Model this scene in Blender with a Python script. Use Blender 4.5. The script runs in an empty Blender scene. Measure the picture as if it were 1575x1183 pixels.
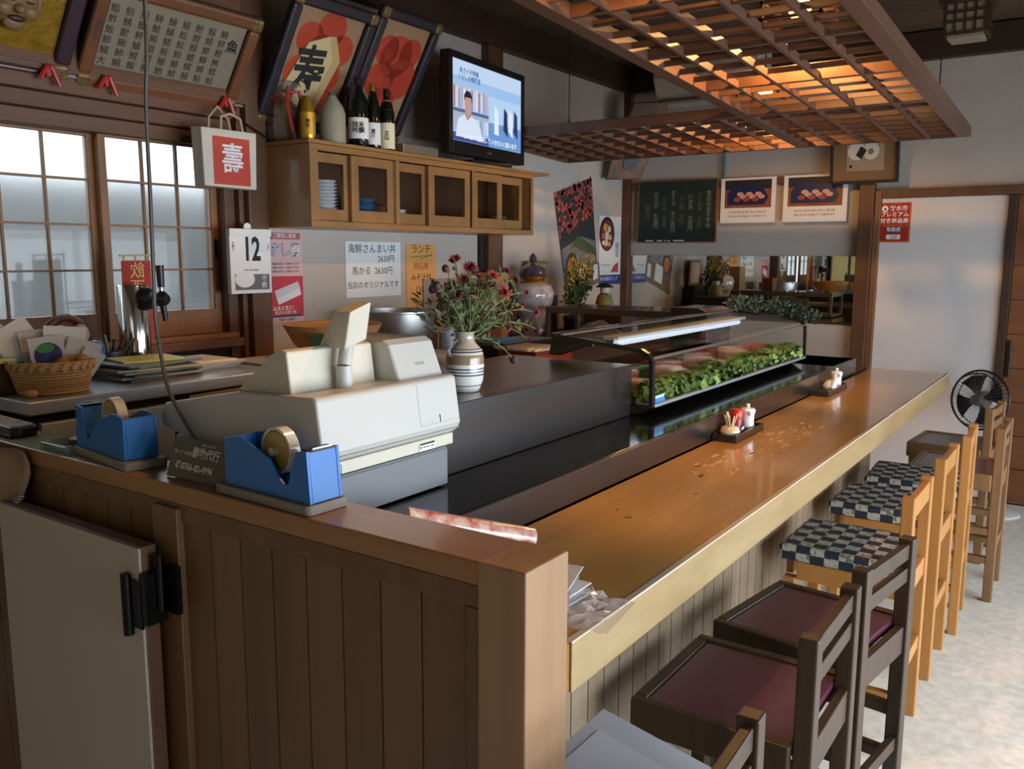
import bpy, math, random
from mathutils import Vector, Matrix
random.seed(7)
C = bpy.context.scene.collection
SC = bpy.context.scene
V = Vector
PI = math.pi

# ---------------------------------------------------------------- camera
cam_d = bpy.data.cameras.new('camera'); cam = bpy.data.objects.new('camera', cam_d); C.objects.link(cam)
cam_d.sensor_width = 36.0; cam_d.lens = 1325.88 / 1575 * 36.0; cam_d.clip_start = 0.02
yaw, pit, rol = math.radians(-34.53), math.radians(8.555), math.radians(0.225)
fw = V((math.sin(yaw) * math.cos(pit), math.cos(yaw) * math.cos(pit), -math.sin(pit)))
rt = V((math.cos(yaw), -math.sin(yaw), 0)); up = rt.cross(fw)
r2 = math.cos(rol) * rt + math.sin(rol) * up; u2 = -math.sin(rol) * rt + math.cos(rol) * up
cam.matrix_world = Matrix(((r2.x, u2.x, -fw.x, 0), (r2.y, u2.y, -fw.y, 0), (r2.z, u2.z, -fw.z, 1.5), (0, 0, 0, 1)))
SC.camera = cam
SC.view_settings.view_transform = 'Standard'
try: SC.view_settings.look = 'None'
except Exception: pass
SC.view_settings.gamma = 1.0
SC.view_settings.use_curve_mapping = False
SC.view_settings.exposure = 0.0
SC.cycles.max_bounces = 8; SC.cycles.diffuse_bounces = 4; SC.cycles.glossy_bounces = 4
SC.cycles.transmission_bounces = 8; SC.cycles.transparent_max_bounces = 12
SC.cycles.caustics_reflective = False; SC.cycles.caustics_refractive = False
SC.cycles.sample_clamp_indirect = 6.0
SC.cycles.use_denoising = True

# ---------------------------------------------------------------- world: overcast daylight
w = bpy.data.worlds.new('sky'); SC.world = w; w.use_nodes = True
bg = w.node_tree.nodes['Background']; bg.inputs[0].default_value = (0.80, 0.90, 1.0, 1); bg.inputs[1].default_value = 2.8

def area_light(name, loc, target, sx, sy, power, col):
    d = bpy.data.lights.new(name, 'AREA'); d.shape = 'RECTANGLE'; d.size = sx; d.size_y = sy; d.energy = power; d.color = col
    o = bpy.data.objects.new(name, d); C.objects.link(o); o.location = loc
    o.rotation_euler = (V(target) - V(loc)).to_track_quat('-Z', 'Y').to_euler()
    return o
# daylight through the street windows on the right and through the shoji on the left
for nm_, y_, l_, p_ in (('daylight_street_window', 2.0, 3.1, 84), ('daylight_far_street_window', 4.6, 1.9, 17)):
    sw = area_light(nm_, (1.93, y_, 0.95), (-0.5, y_, 0.25), l_, 1.4, p_, (0.80, 0.90, 1.0)); sw.data.spread = math.radians(130)
area_light('daylight_shoji', (-4.1, 1.4, 3.2), (-2.6, 1.6, 1.3), 2.4, 0.8, 40, (0.90, 0.95, 1.0))

area_light('rear_fill', (0.2, -2.2, 1.5), (-0.8, 1.5, 1.0), 2.6, 1.6, 9.5, (1.0, 0.95, 0.88))  # added fill behind the camera to lift planks and gate; no entrance built

# ---------------------------------------------------------------- materials
def lin(h):
    h = h.lstrip('#'); out = []
    for i in (0, 2, 4):
        c = int(h[i:i + 2], 16) / 255
        out.append(c / 12.92 if c <= 0.04045 else ((c + 0.055) / 1.055) ** 2.4)
    return (*out, 1)
MATS = {}
def mat(name, col, rough=0.5, metal=0.0, **k):
    """k: wood=(scale xyz, second colour, amount), noise=(scale, second colour, amount), bump=(scale, strength), trans, emit=(colour, strength), coat, alpha, ior"""
    if name in MATS: return MATS[name]
    m = bpy.data.materials.new(name); m.use_nodes = True; nt = m.node_tree; N = nt.nodes; L = nt.links
    b = N['Principled BSDF']
    c = lin(col) if isinstance(col, str) else col
    b.inputs['Base Color'].default_value = c; b.inputs['Roughness'].default_value = rough; b.inputs['Metallic'].default_value = metal
    if 'trans' in k: b.inputs['Transmission Weight'].default_value = k['trans']
    if 'ior' in k: b.inputs['IOR'].default_value = k['ior']
    if 'coat' in k: b.inputs['Coat Weight'].default_value = k['coat']; b.inputs['Coat Roughness'].default_value = k.get('coat_rough', 0.08)
    if 'spec' in k: b.inputs['Specular IOR Level'].default_value = k['spec']
    if 'alpha' in k: b.inputs['Alpha'].default_value = k['alpha']
    if 'emit' in k:
        b.inputs['Emission Color'].default_value = lin(k['emit'][0]); b.inputs['Emission Strength'].default_value = k['emit'][1]
    def coords(scale):
        tc = N.new('ShaderNodeTexCoord'); mp = N.new('ShaderNodeMapping'); mp.inputs['Scale'].default_value = scale
        L.new(tc.outputs['Object'], mp.inputs['Vector'])
        oi = N.new('ShaderNodeObjectInfo'); mu = N.new('ShaderNodeVectorMath'); mu.operation = 'SCALE'
        cx = N.new('ShaderNodeCombineXYZ'); L.new(oi.outputs['Random'], cx.inputs[0]); L.new(oi.outputs['Random'], cx.inputs[2])
        L.new(cx.outputs[0], mu.inputs[0]); mu.inputs['Scale'].default_value = 37.0
        ad = N.new('ShaderNodeVectorMath'); L.new(mp.outputs[0], ad.inputs[0]); L.new(mu.outputs[0], ad.inputs[1])
        return ad.outputs[0], oi
    hgt = None
    if 'wood' in k or 'noise' in k:
        sc_, c2, amt = k.get('wood') or k['noise']
        if not isinstance(sc_, tuple): sc_ = (sc_, sc_, sc_)
        co, oi = coords(sc_)
        nz = N.new('ShaderNodeTexNoise'); nz.inputs['Detail'].default_value = 5.0; nz.inputs['Roughness'].default_value = 0.6
        nz.inputs['Scale'].default_value = 1.0
        if 'wood' in k: nz.inputs['Distortion'].default_value = 0.6
        L.new(co, nz.inputs['Vector'])
        rp = N.new('ShaderNodeValToRGB'); rp.color_ramp.elements[0].position = 0.35; rp.color_ramp.elements[1].position = 0.68
        rp.color_ramp.elements[0].color = c
        c2l = lin(c2); rp.color_ramp.elements[1].color = tuple(c[i] * (1 - amt) + c2l[i] * amt for i in range(3)) + (1,)
        L.new(nz.outputs['Fac'], rp.inputs['Fac'])
        out = rp.outputs['Color']
        if 'wood' in k:
            hv = N.new('ShaderNodeHueSaturation'); mr = N.new('ShaderNodeMapRange')
            mr.inputs['To Min'].default_value = 1 - k.get('vary', 0.1); mr.inputs['To Max'].default_value = 1 + k.get('vary', 0.1)
            L.new(oi.outputs['Random'], mr.inputs['Value']); L.new(mr.outputs[0], hv.inputs['Value']); L.new(out, hv.inputs['Color']); out = hv.outputs['Color']
        L.new(out, b.inputs['Base Color']); hgt = nz.outputs['Fac']
    if 'bump' in k:
        bs, st = k['bump']
        bp = N.new('ShaderNodeBump'); bp.inputs['Strength'].default_value = st; bp.inputs['Distance'].default_value = 0.01
        if bs:
            co, _ = coords((bs, bs, bs)); n2 = N.new('ShaderNodeTexNoise'); n2.inputs['Scale'].default_value = 1.0; n2.inputs['Detail'].default_value = 4
            L.new(co, n2.inputs['Vector']); hgt = n2.outputs['Fac']
        L.new(hgt, bp.inputs['Height']); L.new(bp.outputs[0], b.inputs['Normal'])
    MATS[name] = m
    return m
def checker_mat(name, ca, cb, s, rough=0.8):
    m = mat(name, ca, rough); nt = m.node_tree; N = nt.nodes; L = nt.links
    tc = N.new('ShaderNodeTexCoord'); ch = N.new('ShaderNodeTexChecker'); ch.inputs['Scale'].default_value = 1 / s
    mp = N.new('ShaderNodeMapping'); mp.inputs['Location'].default_value = (0.0137, 0.0211, 0.0173)
    L.new(tc.outputs['Object'], mp.inputs['Vector']); L.new(mp.outputs[0], ch.inputs['Vector'])
    ch.inputs['Color1'].default_value = lin(ca)
    # woven crest motif inside the light squares
    nz = N.new('ShaderNodeTexNoise'); nz.inputs['Scale'].default_value = 75; nz.inputs['Detail'].default_value = 1
    rp = N.new('ShaderNodeValToRGB'); rp.color_ramp.interpolation = 'CONSTANT'; rp.color_ramp.elements[0].color = lin(cb)
    rp.color_ramp.elements[1].position = 0.57; rp.color_ramp.elements[1].color = tuple(0.35 * lin(cb)[i] for i in range(3)) + (1,)
    L.new(tc.outputs['Object'], nz.inputs['Vector']); L.new(nz.outputs['Fac'], rp.inputs['Fac'])
    L.new(rp.outputs['Color'], ch.inputs['Color2']); L.new(ch.outputs['Color'], N['Principled BSDF'].inputs['Base Color'])
    return m

wp_near = mat('partition_wood', '#75563a', 0.42, wood=((14, 14, 1.1), '#604529', 0.7), vary=0.09, bump=(0, 0.05))
w_cap = mat('cap_wood', '#9c6e44', 0.32, wood=((1.2, 16, 16), '#855a33', 0.6), vary=0.02, coat=0.25)
w_post = mat('post_wood', '#9f7b5a', 0.38, wood=((16, 16, 1.2), '#876345', 0.6), vary=0.02)
w_counter = mat('counter_wood', '#c99d56', 0.2, wood=((9, 1.0, 9), '#b1803c', 0.8), vary=0.0, coat=0.5, coat_rough=0.06)
w_clad = mat('cladding_wood', '#8d7b64', 0.5, wood=((14, 14, 1.0), '#75644f', 0.7), vary=0.1)
w_black = mat('black_lacquer', '#080808', 0.13, wood=((10, 1.5, 10), '#100f0e', 0.5), vary=0.0, coat=0.5)
w_brownblack = mat('dark_brown_lacquer', '#1d1a1b', 0.26, wood=((10, 1.2, 10), '#27211f', 0.6), vary=0.0, coat=0.9, coat_rough=0.25)
w_beam = mat('beam_wood', '#3a281d', 0.55, wood=((10, 1.2, 10), '#2a1b12', 0.7), vary=0.05)
w_trim = mat('trim_wood', '#65452f', 0.5, wood=((12, 12, 1.2), '#4f3220', 0.7), vary=0.06)
w_trim_x = mat('trim_wood_cross', '#6a4a34', 0.5, wood=((12, 1.2, 12), '#553826', 0.7), vary=0.06)
w_sash = mat('sash_wood', '#94683f', 0.45, wood=((14, 14, 1.5), '#7c5330', 0.6), vary=0.06)
w_ceiling = mat('ceiling_board', '#5c4c3a', 0.7, wood=((1.0, 10, 10), '#4c3d2d', 0.6), vary=0.08)
w_lattice = mat('lattice_wood', '#654636', 0.45, wood=((8, 1.2, 8), '#4c3222', 0.6), vary=0.05)
w_cab = mat('cabinet_wood', '#9a7144', 0.36, wood=((12, 12, 1.3), '#805a33', 0.65), vary=0.05, coat=0.15)
w_cabx = mat('cabinet_wood_rail', '#9a7144', 0.36, wood=((12, 1.3, 12), '#805a33', 0.65), vary=0.05, coat=0.15)
w_dchair = mat('dark_chair_wood', '#423021', 0.42, wood=((16, 16, 2), '#2b1f15', 0.8), vary=0.06, bump=(0, 0.06))
w_bchair = mat('worn_chair_wood', '#8a6744', 0.45, wood=((16, 16, 2), '#6c4d30', 0.7), vary=0.06)
w_nchair = mat('honey_chair_wood', '#b37d42', 0.38, wood=((12, 12, 2), '#9f6c34', 0.6), vary=0.04)
m_vinyl = mat('burgundy_vinyl', '#54263a', 0.32, bump=(60, 0.05), coat=0.3, coat_rough=0.15)
m_plaster = mat('plaster', '#beb6ae', 0.9, noise=(3, '#b1a89e', 0.6), bump=(40, 0.06))
m_white_wall = mat('white_wallpaper', '#d9d6d6', 0.8, noise=(2, '#cfcbca', 0.6), bump=(60, 0.08))
m_floor = mat('terrazzo_floor', '#efe9de', 0.45, noise=(28, '#cbc1b0', 0.7), bump=(12, 0.05))
m_white = mat('white_paint', '#e6e4de', 0.5)
m_paper = mat('paper', '#e9e8e6', 0.8)
m_black = mat('black_plastic', '#141414', 0.35)
m_blackm = mat('black_matte', '#1b1a1a', 0.7)
m_steel = mat('brushed_steel', '#b9bcc0', 0.28, 1.0)
m_chrome = mat('chrome', '#d8d9da', 0.1, 1.0)
m_alu = mat('dull_aluminium', '#b4b4b4', 0.36, 1.0)
m_beige = mat('beige_abs', '#cfc8b6', 0.45)
m_beige2 = mat('white_abs', '#c3c1ba', 0.42)
m_grey = mat('grey_abs', '#737478', 0.45)
m_blue = mat('blue_plastic', '#2470bc', 0.38)
m_greybase = mat('grey_rubber', '#857c6e', 0.6)
m_glass = mat('clear_glass', '#f2f8f6', 0.02, trans=1.0, ior=1.02, alpha=0.35, spec=0.6)
m_cabglass = mat('cabinet_glass', '#e8e6e2', 0.03, trans=1.0, ior=1.03, alpha=0.25)
m_frost = mat('frosted_glass', '#f4f6f4', 0.42, trans=1.0, ior=1.12, coat=0.6, coat_rough=0.02)
m_mirror = mat('mirror_silver', '#d4d8d6', 0.015, 1.0)
m_ink = mat('ink', '#1c1a1a', 0.7)
m_gold = mat('gold_leaf', '#b8902f', 0.4, 0.7, noise=(30, '#8a6a20', 0.7), bump=(40, 0.3))
m_red = mat('red', '#b02a20', 0.5)
m_orange = mat('vermilion', '#c8432a', 0.5)
m_purple_f = mat('purple_lacquer', '#3a2631', 0.45)
m_stone = mat('dark_green_stone', '#23302e', 0.3, noise=(5, '#5a6a62', 0.35))

# ---------------------------------------------------------------- mesh helpers
class MB:
    def __init__(s): s.v = []; s.f = []; s.m = []; s.T = None; s.cur = 0
    def add(s, vs, fs, mi=None):
        n = len(s.v)
        s.v += [(s.T @ V(p)) if s.T else V(p) for p in vs]
        s.f += [tuple(i + n for i in f) for f in fs]; s.m += [s.cur if mi is None else mi] * len(fs)
        return s
    def box(s, x0, x1, y0, y1, z0, z1, mi=None):
        vs = [(x, y, z) for z in (z0, z1) for y in (y0, y1) for x in (x0, x1)]
        return s.add(vs, [(0, 2, 3, 1), (4, 5, 7, 6), (0, 1, 5, 4), (2, 6, 7, 3), (0, 4, 6, 2), (1, 3, 7, 5)], mi)
    def hexa(s, b, t, mi=None):          # b, t: four corners each (same winding, ccw from above)
        return s.add(list(b) + list(t), [(3, 2, 1, 0), (4, 5, 6, 7), (0, 1, 5, 4), (1, 2, 6, 5), (2, 3, 7, 6), (3, 0, 4, 7)], mi)
    def bar(s, p, q, wd, hg, upv=(0, 0, 1), mi=None):
        p, q = V(p), V(q); d = (q - p).normalized(); a = d.cross(V(upv))
        if a.length < 1e-4: a = d.cross(V((1, 0, 0)))
        a.normalize(); b = a.cross(d).normalized(); a *= wd / 2; b *= hg / 2
        return s.hexa([p - a - b, p + a - b, q + a - b, q - a - b], [p - a + b, p + a + b, q + a + b, q - a + b], mi)
    def prism(s, pts, fn, d0, d1, mi=None):      # fn(u, v, d) -> point
        n = len(pts); vs = [fn(u, v, d0) for u, v in pts] + [fn(u, v, d1) for u, v in pts]
        fs = [tuple(range(n - 1, -1, -1)), tuple(range(n, 2 * n))] + [(i, (i + 1) % n, n + (i + 1) % n, n + i) for i in range(n)]
        return s.add(vs, fs, mi)
    def lathe(s, c, prof, n=24, mi=None, ax=(0, 0, 1), sq=1.0):
        ax = V(ax).normalized(); a = ax.orthogonal().normalized(); b = ax.cross(a); c = V(c)
        vs = []; fs = []
        for r, h in prof:
            for i in range(n):
                t = 2 * PI * i / n; vs.append(c + ax * h + (a * math.cos(t) + b * math.sin(t) * sq) * r)
        for j in range(len(prof) - 1):
            for i in range(n):
                k = (i + 1) % n; fs.append((j * n + i, j * n + k, (j + 1) * n + k, (j + 1) * n + i))
        if prof[0][0] > 1e-5: fs.append(tuple(range(n - 1, -1, -1)))
        if prof[-1][0] > 1e-5: fs.append(tuple((len(prof) - 1) * n + i for i in range(n)))
        return s.add(vs, fs, mi)
    def cyl(s, p, q, r, r1=None, n=16, mi=None):
        p, q = V(p), V(q); h = (q - p).length
        return s.lathe(p, [(r, 0), (r if r1 is None else r1, h)], n, mi, q - p)
    def tube(s, pts, r, n=8, mi=None, close=True):
        pts = [V(p) for p in pts]; vs = []; fs = []; prev = None
        for i, p in enumerate(pts):
            d = (pts[min(i + 1, len(pts) - 1)] - pts[max(i - 1, 0)]).normalized()
            a = prev - d * prev.dot(d) if prev is not None and (prev - d * prev.dot(d)).length > 1e-3 else d.orthogonal()
            a.normalize(); prev = a; b = d.cross(a); rr = r[i] if isinstance(r, (list, tuple)) else r
            for j in range(n):
                t = 2 * PI * j / n; vs.append(p + (a * math.cos(t) + b * math.sin(t)) * rr)
        for i in range(len(pts) - 1):
            for j in range(n):
                k = (j + 1) % n; fs.append((i * n + j, i * n + k, (i + 1) * n + k, (i + 1) * n + j))
        if close: fs.append(tuple(range(n - 1, -1, -1))); fs.append(tuple((len(pts) - 1) * n + j for j in range(n)))
        return s.add(vs, fs, mi)
    def grid(s, fn, nu, nv, mi=None):
        vs = [fn(i / nu, j / nv) for j in range(nv + 1) for i in range(nu + 1)]
        fs = [(j * (nu + 1) + i, j * (nu + 1) + i + 1, (j + 1) * (nu + 1) + i + 1, (j + 1) * (nu + 1) + i) for j in range(nv) for i in range(nu)]
        return s.add(vs, fs, mi)
    def ball(s, c, rx, ry, rz, n=16, m=10, mi=None):
        c = V(c); vs = []; fs = []
        for j in range(m + 1):
            ph = PI * j / m
            for i in range(n):
                t = 2 * PI * i / n; vs.append(c + V((rx * math.sin(ph) * math.cos(t), ry * math.sin(ph) * math.sin(t), -rz * math.cos(ph))))
        for j in range(m):
            for i in range(n):
                k = (i + 1) % n; fs.append((j * n + i, j * n + k, (j + 1) * n + k, (j + 1) * n + i))
        return s.add(vs, fs, mi)
    def build(s, name, m, parent=None, bevel=0.0, smooth=False, seg=2, origin=None, **props):
        me = bpy.data.meshes.new(name)
        o = bpy.data.objects.new(name, me)
        if parent is not None: org = world_loc(parent)
        elif origin is not None: org = V(origin)
        else:
            xs = [p.x for p in s.v]; ys = [p.y for p in s.v]; zs = [p.z for p in s.v]
            org = V(((min(xs) + max(xs)) / 2, (min(ys) + max(ys)) / 2, min(zs)))
        me.from_pydata([p - org for p in s.v], [], s.f)
        for mm in (m if isinstance(m, (list, tuple)) else [m]): me.materials.append(mm)
        me.polygons.foreach_set('material_index', s.m)
        bmfix(me)
        if smooth:
            me.polygons.foreach_set('use_smooth', [True] * len(me.polygons))
            try: me.set_sharp_from_angle(angle=math.radians(40))
            except Exception: pass
        me.update(); C.objects.link(o)
        if parent is not None: o.parent = parent
        else: o.location = org
        if bevel:
            bv = o.modifiers.new('bevel', 'BEVEL'); bv.width = bevel; bv.segments = seg; bv.limit_method = 'ANGLE'; bv.angle_limit = math.radians(50)
        for k, v_ in props.items(): o[k] = v_
        return o
import bmesh
def bmfix(me):
    b = bmesh.new(); b.from_mesh(me); bmesh.ops.remove_doubles(b, verts=b.verts, dist=1e-6)
    bmesh.ops.recalc_face_normals(b, faces=b.faces); b.to_mesh(me); b.free()
def world_loc(o):
    p = V(o.location)
    while o.parent is not None: o = o.parent; p = p + V(o.location)
    return p
def thing(name, label, cat, loc, group=None, kind=None):
    o = bpy.data.objects.new(name, None); C.objects.link(o); o.location = loc; o.empty_display_size = 0.05
    if label: o['label'] = label
    if cat: o['category'] = cat
    if group: o['group'] = group
    if kind: o['kind'] = kind
    return o
def tag(o, label, cat, group=None, kind=None):
    o['label'] = label; o['category'] = cat
    if group: o['group'] = group
    if kind: o['kind'] = kind
    return o
def struct(o): o['kind'] = 'structure'; return o
def sempty(name, loc=(0, 0, 0)):
    return thing(name, None, None, loc, kind='structure')
def dup(root, loc=None, rotz=None, label=None, group=None):
    r = root.copy(); C.objects.link(r)
    if loc is not None: r.location = loc
    if rotz is not None: r.rotation_euler = (0, 0, rotz)
    if label: r['label'] = label
    if group: r['group'] = group
    for ch in list(root.children):
        c = ch.copy(); C.objects.link(c); c.parent = r
        for g in list(ch.children):
            d = g.copy(); C.objects.link(d); d.parent = c
    return r

class Board:
    """A flat thing in a local frame: origin O, axes U (right), W (up), N (towards the viewer)."""
    def __init__(s, root, O, U, W):
        s.root = root; s.O = V(O); s.U = V(U).normalized(); s.W = V(W).normalized(); s.N = s.U.cross(s.W).normalized()
    def P(s, u, v, d=0.0): return s.O + s.U * u + s.W * v + s.N * d
    def rect(s, name, u0, u1, v0, v1, d0, d1, m, bevel=0.0, parent=None, **k):
        return MB().prism([(u0, v0), (u1, v0), (u1, v1), (u0, v1)], s.P, d0, d1).build(name, m, parent or s.root, bevel=bevel, **k)
    def poly(s, name, pts, d0, d1, m, bevel=0.0, parent=None, **k):
        return MB().prism(pts, s.P, d0, d1).build(name, m, parent or s.root, bevel=bevel, **k)
    def disc(s, name, u, v, ru, rv, d0, d1, m, n=28, parent=None, **k):
        return s.poly(name, [(u + ru * math.cos(2 * PI * i / n), v + rv * math.sin(2 * PI * i / n)) for i in range(n)], d0, d1, m, parent=parent, **k)
    def multi(s, name, rects, d0, d1, m, parent=None, **k):
        b = MB()
        for u0, u1, v0, v1 in rects: b.prism([(u0, v0), (u1, v0), (u1, v1), (u0, v1)], s.P, d0, d1)
        return b.build(name, m, parent or s.root, **k)
    def text(s, body, u, v, size, m, d=0.002, align='CENTER', line=1.0, sx=1.0, parent=None, rot=0.0, bold=0.0, name='lettering', shear=0.0):
        c = bpy.data.curves.new(name, 'FONT'); c.body = body; c.size = size; c.align_x = align; c.align_y = 'CENTER'
        c.space_line = line; c.offset = bold; c.extrude = 0.0002; c.resolution_u = 2; c.shear = shear
        c.materials.append(m)
        o = bpy.data.objects.new(name, c); C.objects.link(o); p = parent or s.root; o.parent = p
        cu, su = math.cos(rot), math.sin(rot)
        U = s.U * cu + s.W * su; W = -s.U * su + s.W * cu; q = s.P(u, v, d) - world_loc(p)
        o.matrix_basis = Matrix(((U.x * sx, W.x, s.N.x, q.x), (U.y * sx, W.y, s.N.y, q.y), (U.z * sx, W.z, s.N.z, q.z), (0, 0, 0, 1)))
        return o
    def scribble(s, name, lines, r, d, m, parent=None):
        b = MB()
        for ln in lines:
            for i in range(len(ln) - 1):
                p, q = s.P(*ln[i], d), s.P(*ln[i + 1], d)
                if (p - q).length > 1e-5: b.bar(p, q, r, 0.0004, s.N)
        return b.build(name, m, parent or s.root)

# ================================================================ the setting
# floor, walls, ceiling
fl = MB().box(-3.3, 2.8, -2.4, 6.2, -0.1, 0).build('floor', m_floor, kind='structure')
XL, YF = -3.09, 6.0
wl = MB()
wl.box(XL - 0.14, XL, 2.5, 6.1, 0, 2.95); wl.box(XL - 0.14, XL, 0.42, 2.5, 0, 1.13); wl.box(XL - 0.14, XL, 0.42, 2.5, 2.08, 2.95); wl.box(XL - 0.14, XL, -2.4, 0.42, 0, 2.95)
wl.build('wall_left', m_plaster, kind='structure')
MB().box(XL, 2.7, YF, YF + 0.12, 0, 2.95).build('wall_back', m_plaster, kind='structure')
MB().box(XL, 2.7, -2.4, -2.28, 0, 2.95).build('wall_front', m_plaster, kind='structure')
wr = MB(); wr.box(1.95, 2.07, -2.3, 0.4, 0, 2.95); wr.box(1.95, 2.07, 0.4, 5.6, 0, 0.2); wr.box(1.95, 2.07, 0.4, 5.6, 1.75, 2.95); wr.box(1.95, 2.07, 5.6, 6.0, 0, 2.95)
wr.build('wall_right', m_plaster, kind='structure')
ws = sempty('window_3', (2.0, 2.3, 0.2))
for y in (0.425, 1.45, 2.5, 3.55, 4.6, 5.575): MB().box(1.98, 2.03, y - 0.025, y + 0.025, 0.2, 1.75).build('mullion', w_trim, ws)
for z in (0.22, 1.0, 1.73): MB().box(1.98, 2.03, 0.4, 5.6, z - 0.02, z + 0.02).build('mullion', w_trim, ws)
ce = sempty('ceiling', (0, 0, 2.86))
y = -2.3
while y < 5.98:
    MB().box(-3.2, 2.7, y, min(y + 0.295, 6.0), 2.86, 2.9).build('plank', w_ceiling, ce); y += 0.3
for k in range(7): MB().box(-2.6 + k * 0.9, -2.57 + k * 0.9, -2.3, 6.0, 2.835, 2.862).build('batten', w_beam, ce)
# exterior beyond the shoji: grey wall of the neighbour, lit by the sky
m_ext = mat('neighbour_wall', '#787a7a', 0.9, noise=(1.5, '#66686a', 0.5))
ow = sempty('exterior_wall', (-5.2, 1.5, 0))
MB().box(-5.3, -5.2, -2.5, 6.5, 0, 1.96).build('panel', m_ext, ow)
for yy in (-0.6, 0.5, 1.7, 3.2): MB().box(-5.19, -5.15, yy, yy + 0.06, 0, 1.98).build('panel', mat('ext_post', '#70706c', 0.8), ow)
MB().box(-6.0, -3.24, -3, 7, -0.1, 0).build('ground_outside', m_ext, kind='structure')

# beams and posts
def trim(n, b, m, parent=None, bev=0.004):
    o = b.build(n, m, parent, bevel=bev); 
    if parent is None: struct(o)
    return o
trim('trim_1', MB().box(XL, -3.02, -2.3, 6.0, 2.69, 2.86), w_beam)
trim('trim_2', MB().box(-3.02, 2.6, 5.93, 6.0, 2.685, 2.85), w_beam)
trim('trim_3', MB().box(XL, -3.035, 4.165, 4.31, 0, 2.69), w_trim)
trim('trim_4', MB().box(XL, -3.07, 4.125, 4.163, 0.9, 1.62), m_blackm, bev=0)
trim('trim_5', MB().box(XL, -3.03, 5.945, 6.0, 0, 2.69), w_trim)
trim('trim_6', MB().box(-3.03, -1.375, 5.965, 6.0, 1.985, 2.03), w_trim_x)
trim('trim_7', MB().box(-1.375, -1.285, 5.93, 6.0, 0, 2.69), w_trim)
trim('trim_8', MB().box(-1.285, -1.245, 5.955, 6.0, 0, 1.915), mat('jamb_wood', '#7d5836', 0.45, wood=((12, 12, 1.2), '#694728', 0.6)))
trim('trim_9', MB().box(-1.245, 2.6, 5.955, 6.0, 1.866, 1.918), w_trim_x)
trim('trim_10', MB().box(-0.532, -0.485, 5.95, 6.0, 0, 1.866), w_beam)
# white papered sliding door, and the boarded door beside it
d1 = sempty('door_1', (-0.89, 5.99, 0))
MB().box(-1.243, -0.534, 5.975, 5.995, 0.0, 1.864).build('panel', m_white_wall, d1)
d2 = sempty('door_2', (0.1, 5.98, 0))
for k in range(9): MB().box(-0.483, 0.62, 5.965, 5.99, 0.012 + k * 0.206, 0.214 + k * 0.206).build('plank', mat('door_board', '#7a4c2c', 0.45, wood=((1.2, 10, 14), '#63391e', 0.6), vary=0.06), d2, bevel=0.002)
MB().box(-0.475, -0.452, 5.945, 5.965, 0.78, 1.0).build('handle', m_black, d2, bevel=0.003)
trim('trim_11', MB().box(0.62, 0.68, 5.95, 6.0, 0, 1.866), w_beam)
bb = MB().box(-0.48, 2.6, 5.94, 5.965, 0.0, 0.004).build('baseboard_back', w_beam, kind='structure')

# shoji window wall: header rails, sill, jambs, two sliding sashes of small panes
m_rail = mat('header_wood', '#6c4a35', 0.5, wood=((12, 1.2, 12), '#563724', 0.7), vary=0.08)
trim('trim_12', MB().box(-3.16, -3.02, 0.3, 2.36, 2.045, 2.10), m_rail)
trim('trim_13', MB().box(-3.2, -3.045, 0.3, 2.36, 1.99, 2.043), m_rail)
trim('trim_14', MB().box(-3.2, -3.07, 0.3, 2.36, 1.935, 1.988), m_rail)
MB().box(-3.02, -3.012, 0.3, 2.5, 2.098, 2.108).build('trim_15', m_steel, kind='structure')
trim('trim_16', MB().box(-3.2, -3.0, 0.3, 2.36, 1.115, 1.15), m_rail)
trim('trim_17', MB().box(-3.2, -3.03, 0.3, 2.36, 1.15, 1.17), w_sash)
trim('trim_18', MB().box(-3.2, -3.06, 2.335, 2.385, 1.0, 2.1), w_trim)
trim('trim_19', MB().box(-3.16, -3.03, 2.385, 2.41, 0.9, 2.1), w_trim)
trim('trim_20', MB().box(-3.2, -3.0, 2.412, 2.515, 0, 2.69), w_trim)
MB().box(-3.2, -3.0, 0.3, 2.41, 2.11, 2.69).build('trim_21', mat('upper_board', '#6e4a32', 0.55, wood=((10, 1.2, 10), '#553520', 0.7)), kind='structure')
trim('trim_22', MB().box(XL, -3.07, 0.3, 2.41, 0.2, 1.11), w_beam)
def sash(n, y0, y1, x, cols, handle=False):
    s = sempty(n, (x, (y0 + y1) / 2, 1.17))
    MB().box(x - 0.014, x + 0.014, y0, y0 + 0.03, 1.17, 1.94).build('stile', w_sash, s, bevel=0.002)
    MB().box(x - 0.014, x + 0.014, y1 - 0.03, y1, 1.17, 1.94).build('stile', w_sash, s, bevel=0.002)
    MB().box(x - 0.0135, x + 0.0135, y0 + 0.03, y1 - 0.03, 1.17, 1.272).build('rail', w_sash, s, bevel=0.002)
    MB().box(x - 0.0135, x + 0.0135, y0 + 0.03, y1 - 0.03, 1.928, 1.94).build('rail', w_sash, s)
    zs = [1.272, 1.436, 1.605, 1.77, 1.928]; st = (y1 - y0 - 0.06) / cols
    for z in zs[1:-1]: MB().box(x - 0.009, x + 0.009, y0 + 0.03, y1 - 0.03, z - 0.004, z + 0.004).build('muntin', w_sash, s)
    for c in range(1, cols): MB().box(x - 0.0085, x + 0.0085, y0 + 0.03 + c * st - 0.004, y0 + 0.03 + c * st + 0.004, 1.272, 1.928).build('muntin', w_sash, s)
    for i in range(4):
        for c in range(cols):
            MB().box(x - 0.002, x + 0.002, y0 + 0.031 + c * st, y0 + 0.029 + (c + 1) * st, zs[i] + 0.001, zs[i + 1] - 0.001).build('pane', m_frost, s)
    if handle: MB().box(x + 0.0145, x + 0.017, y1 - 0.024, y1 - 0.012, 1.48, 1.56).build('finger_pull', m_black, s)
    return s
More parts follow.
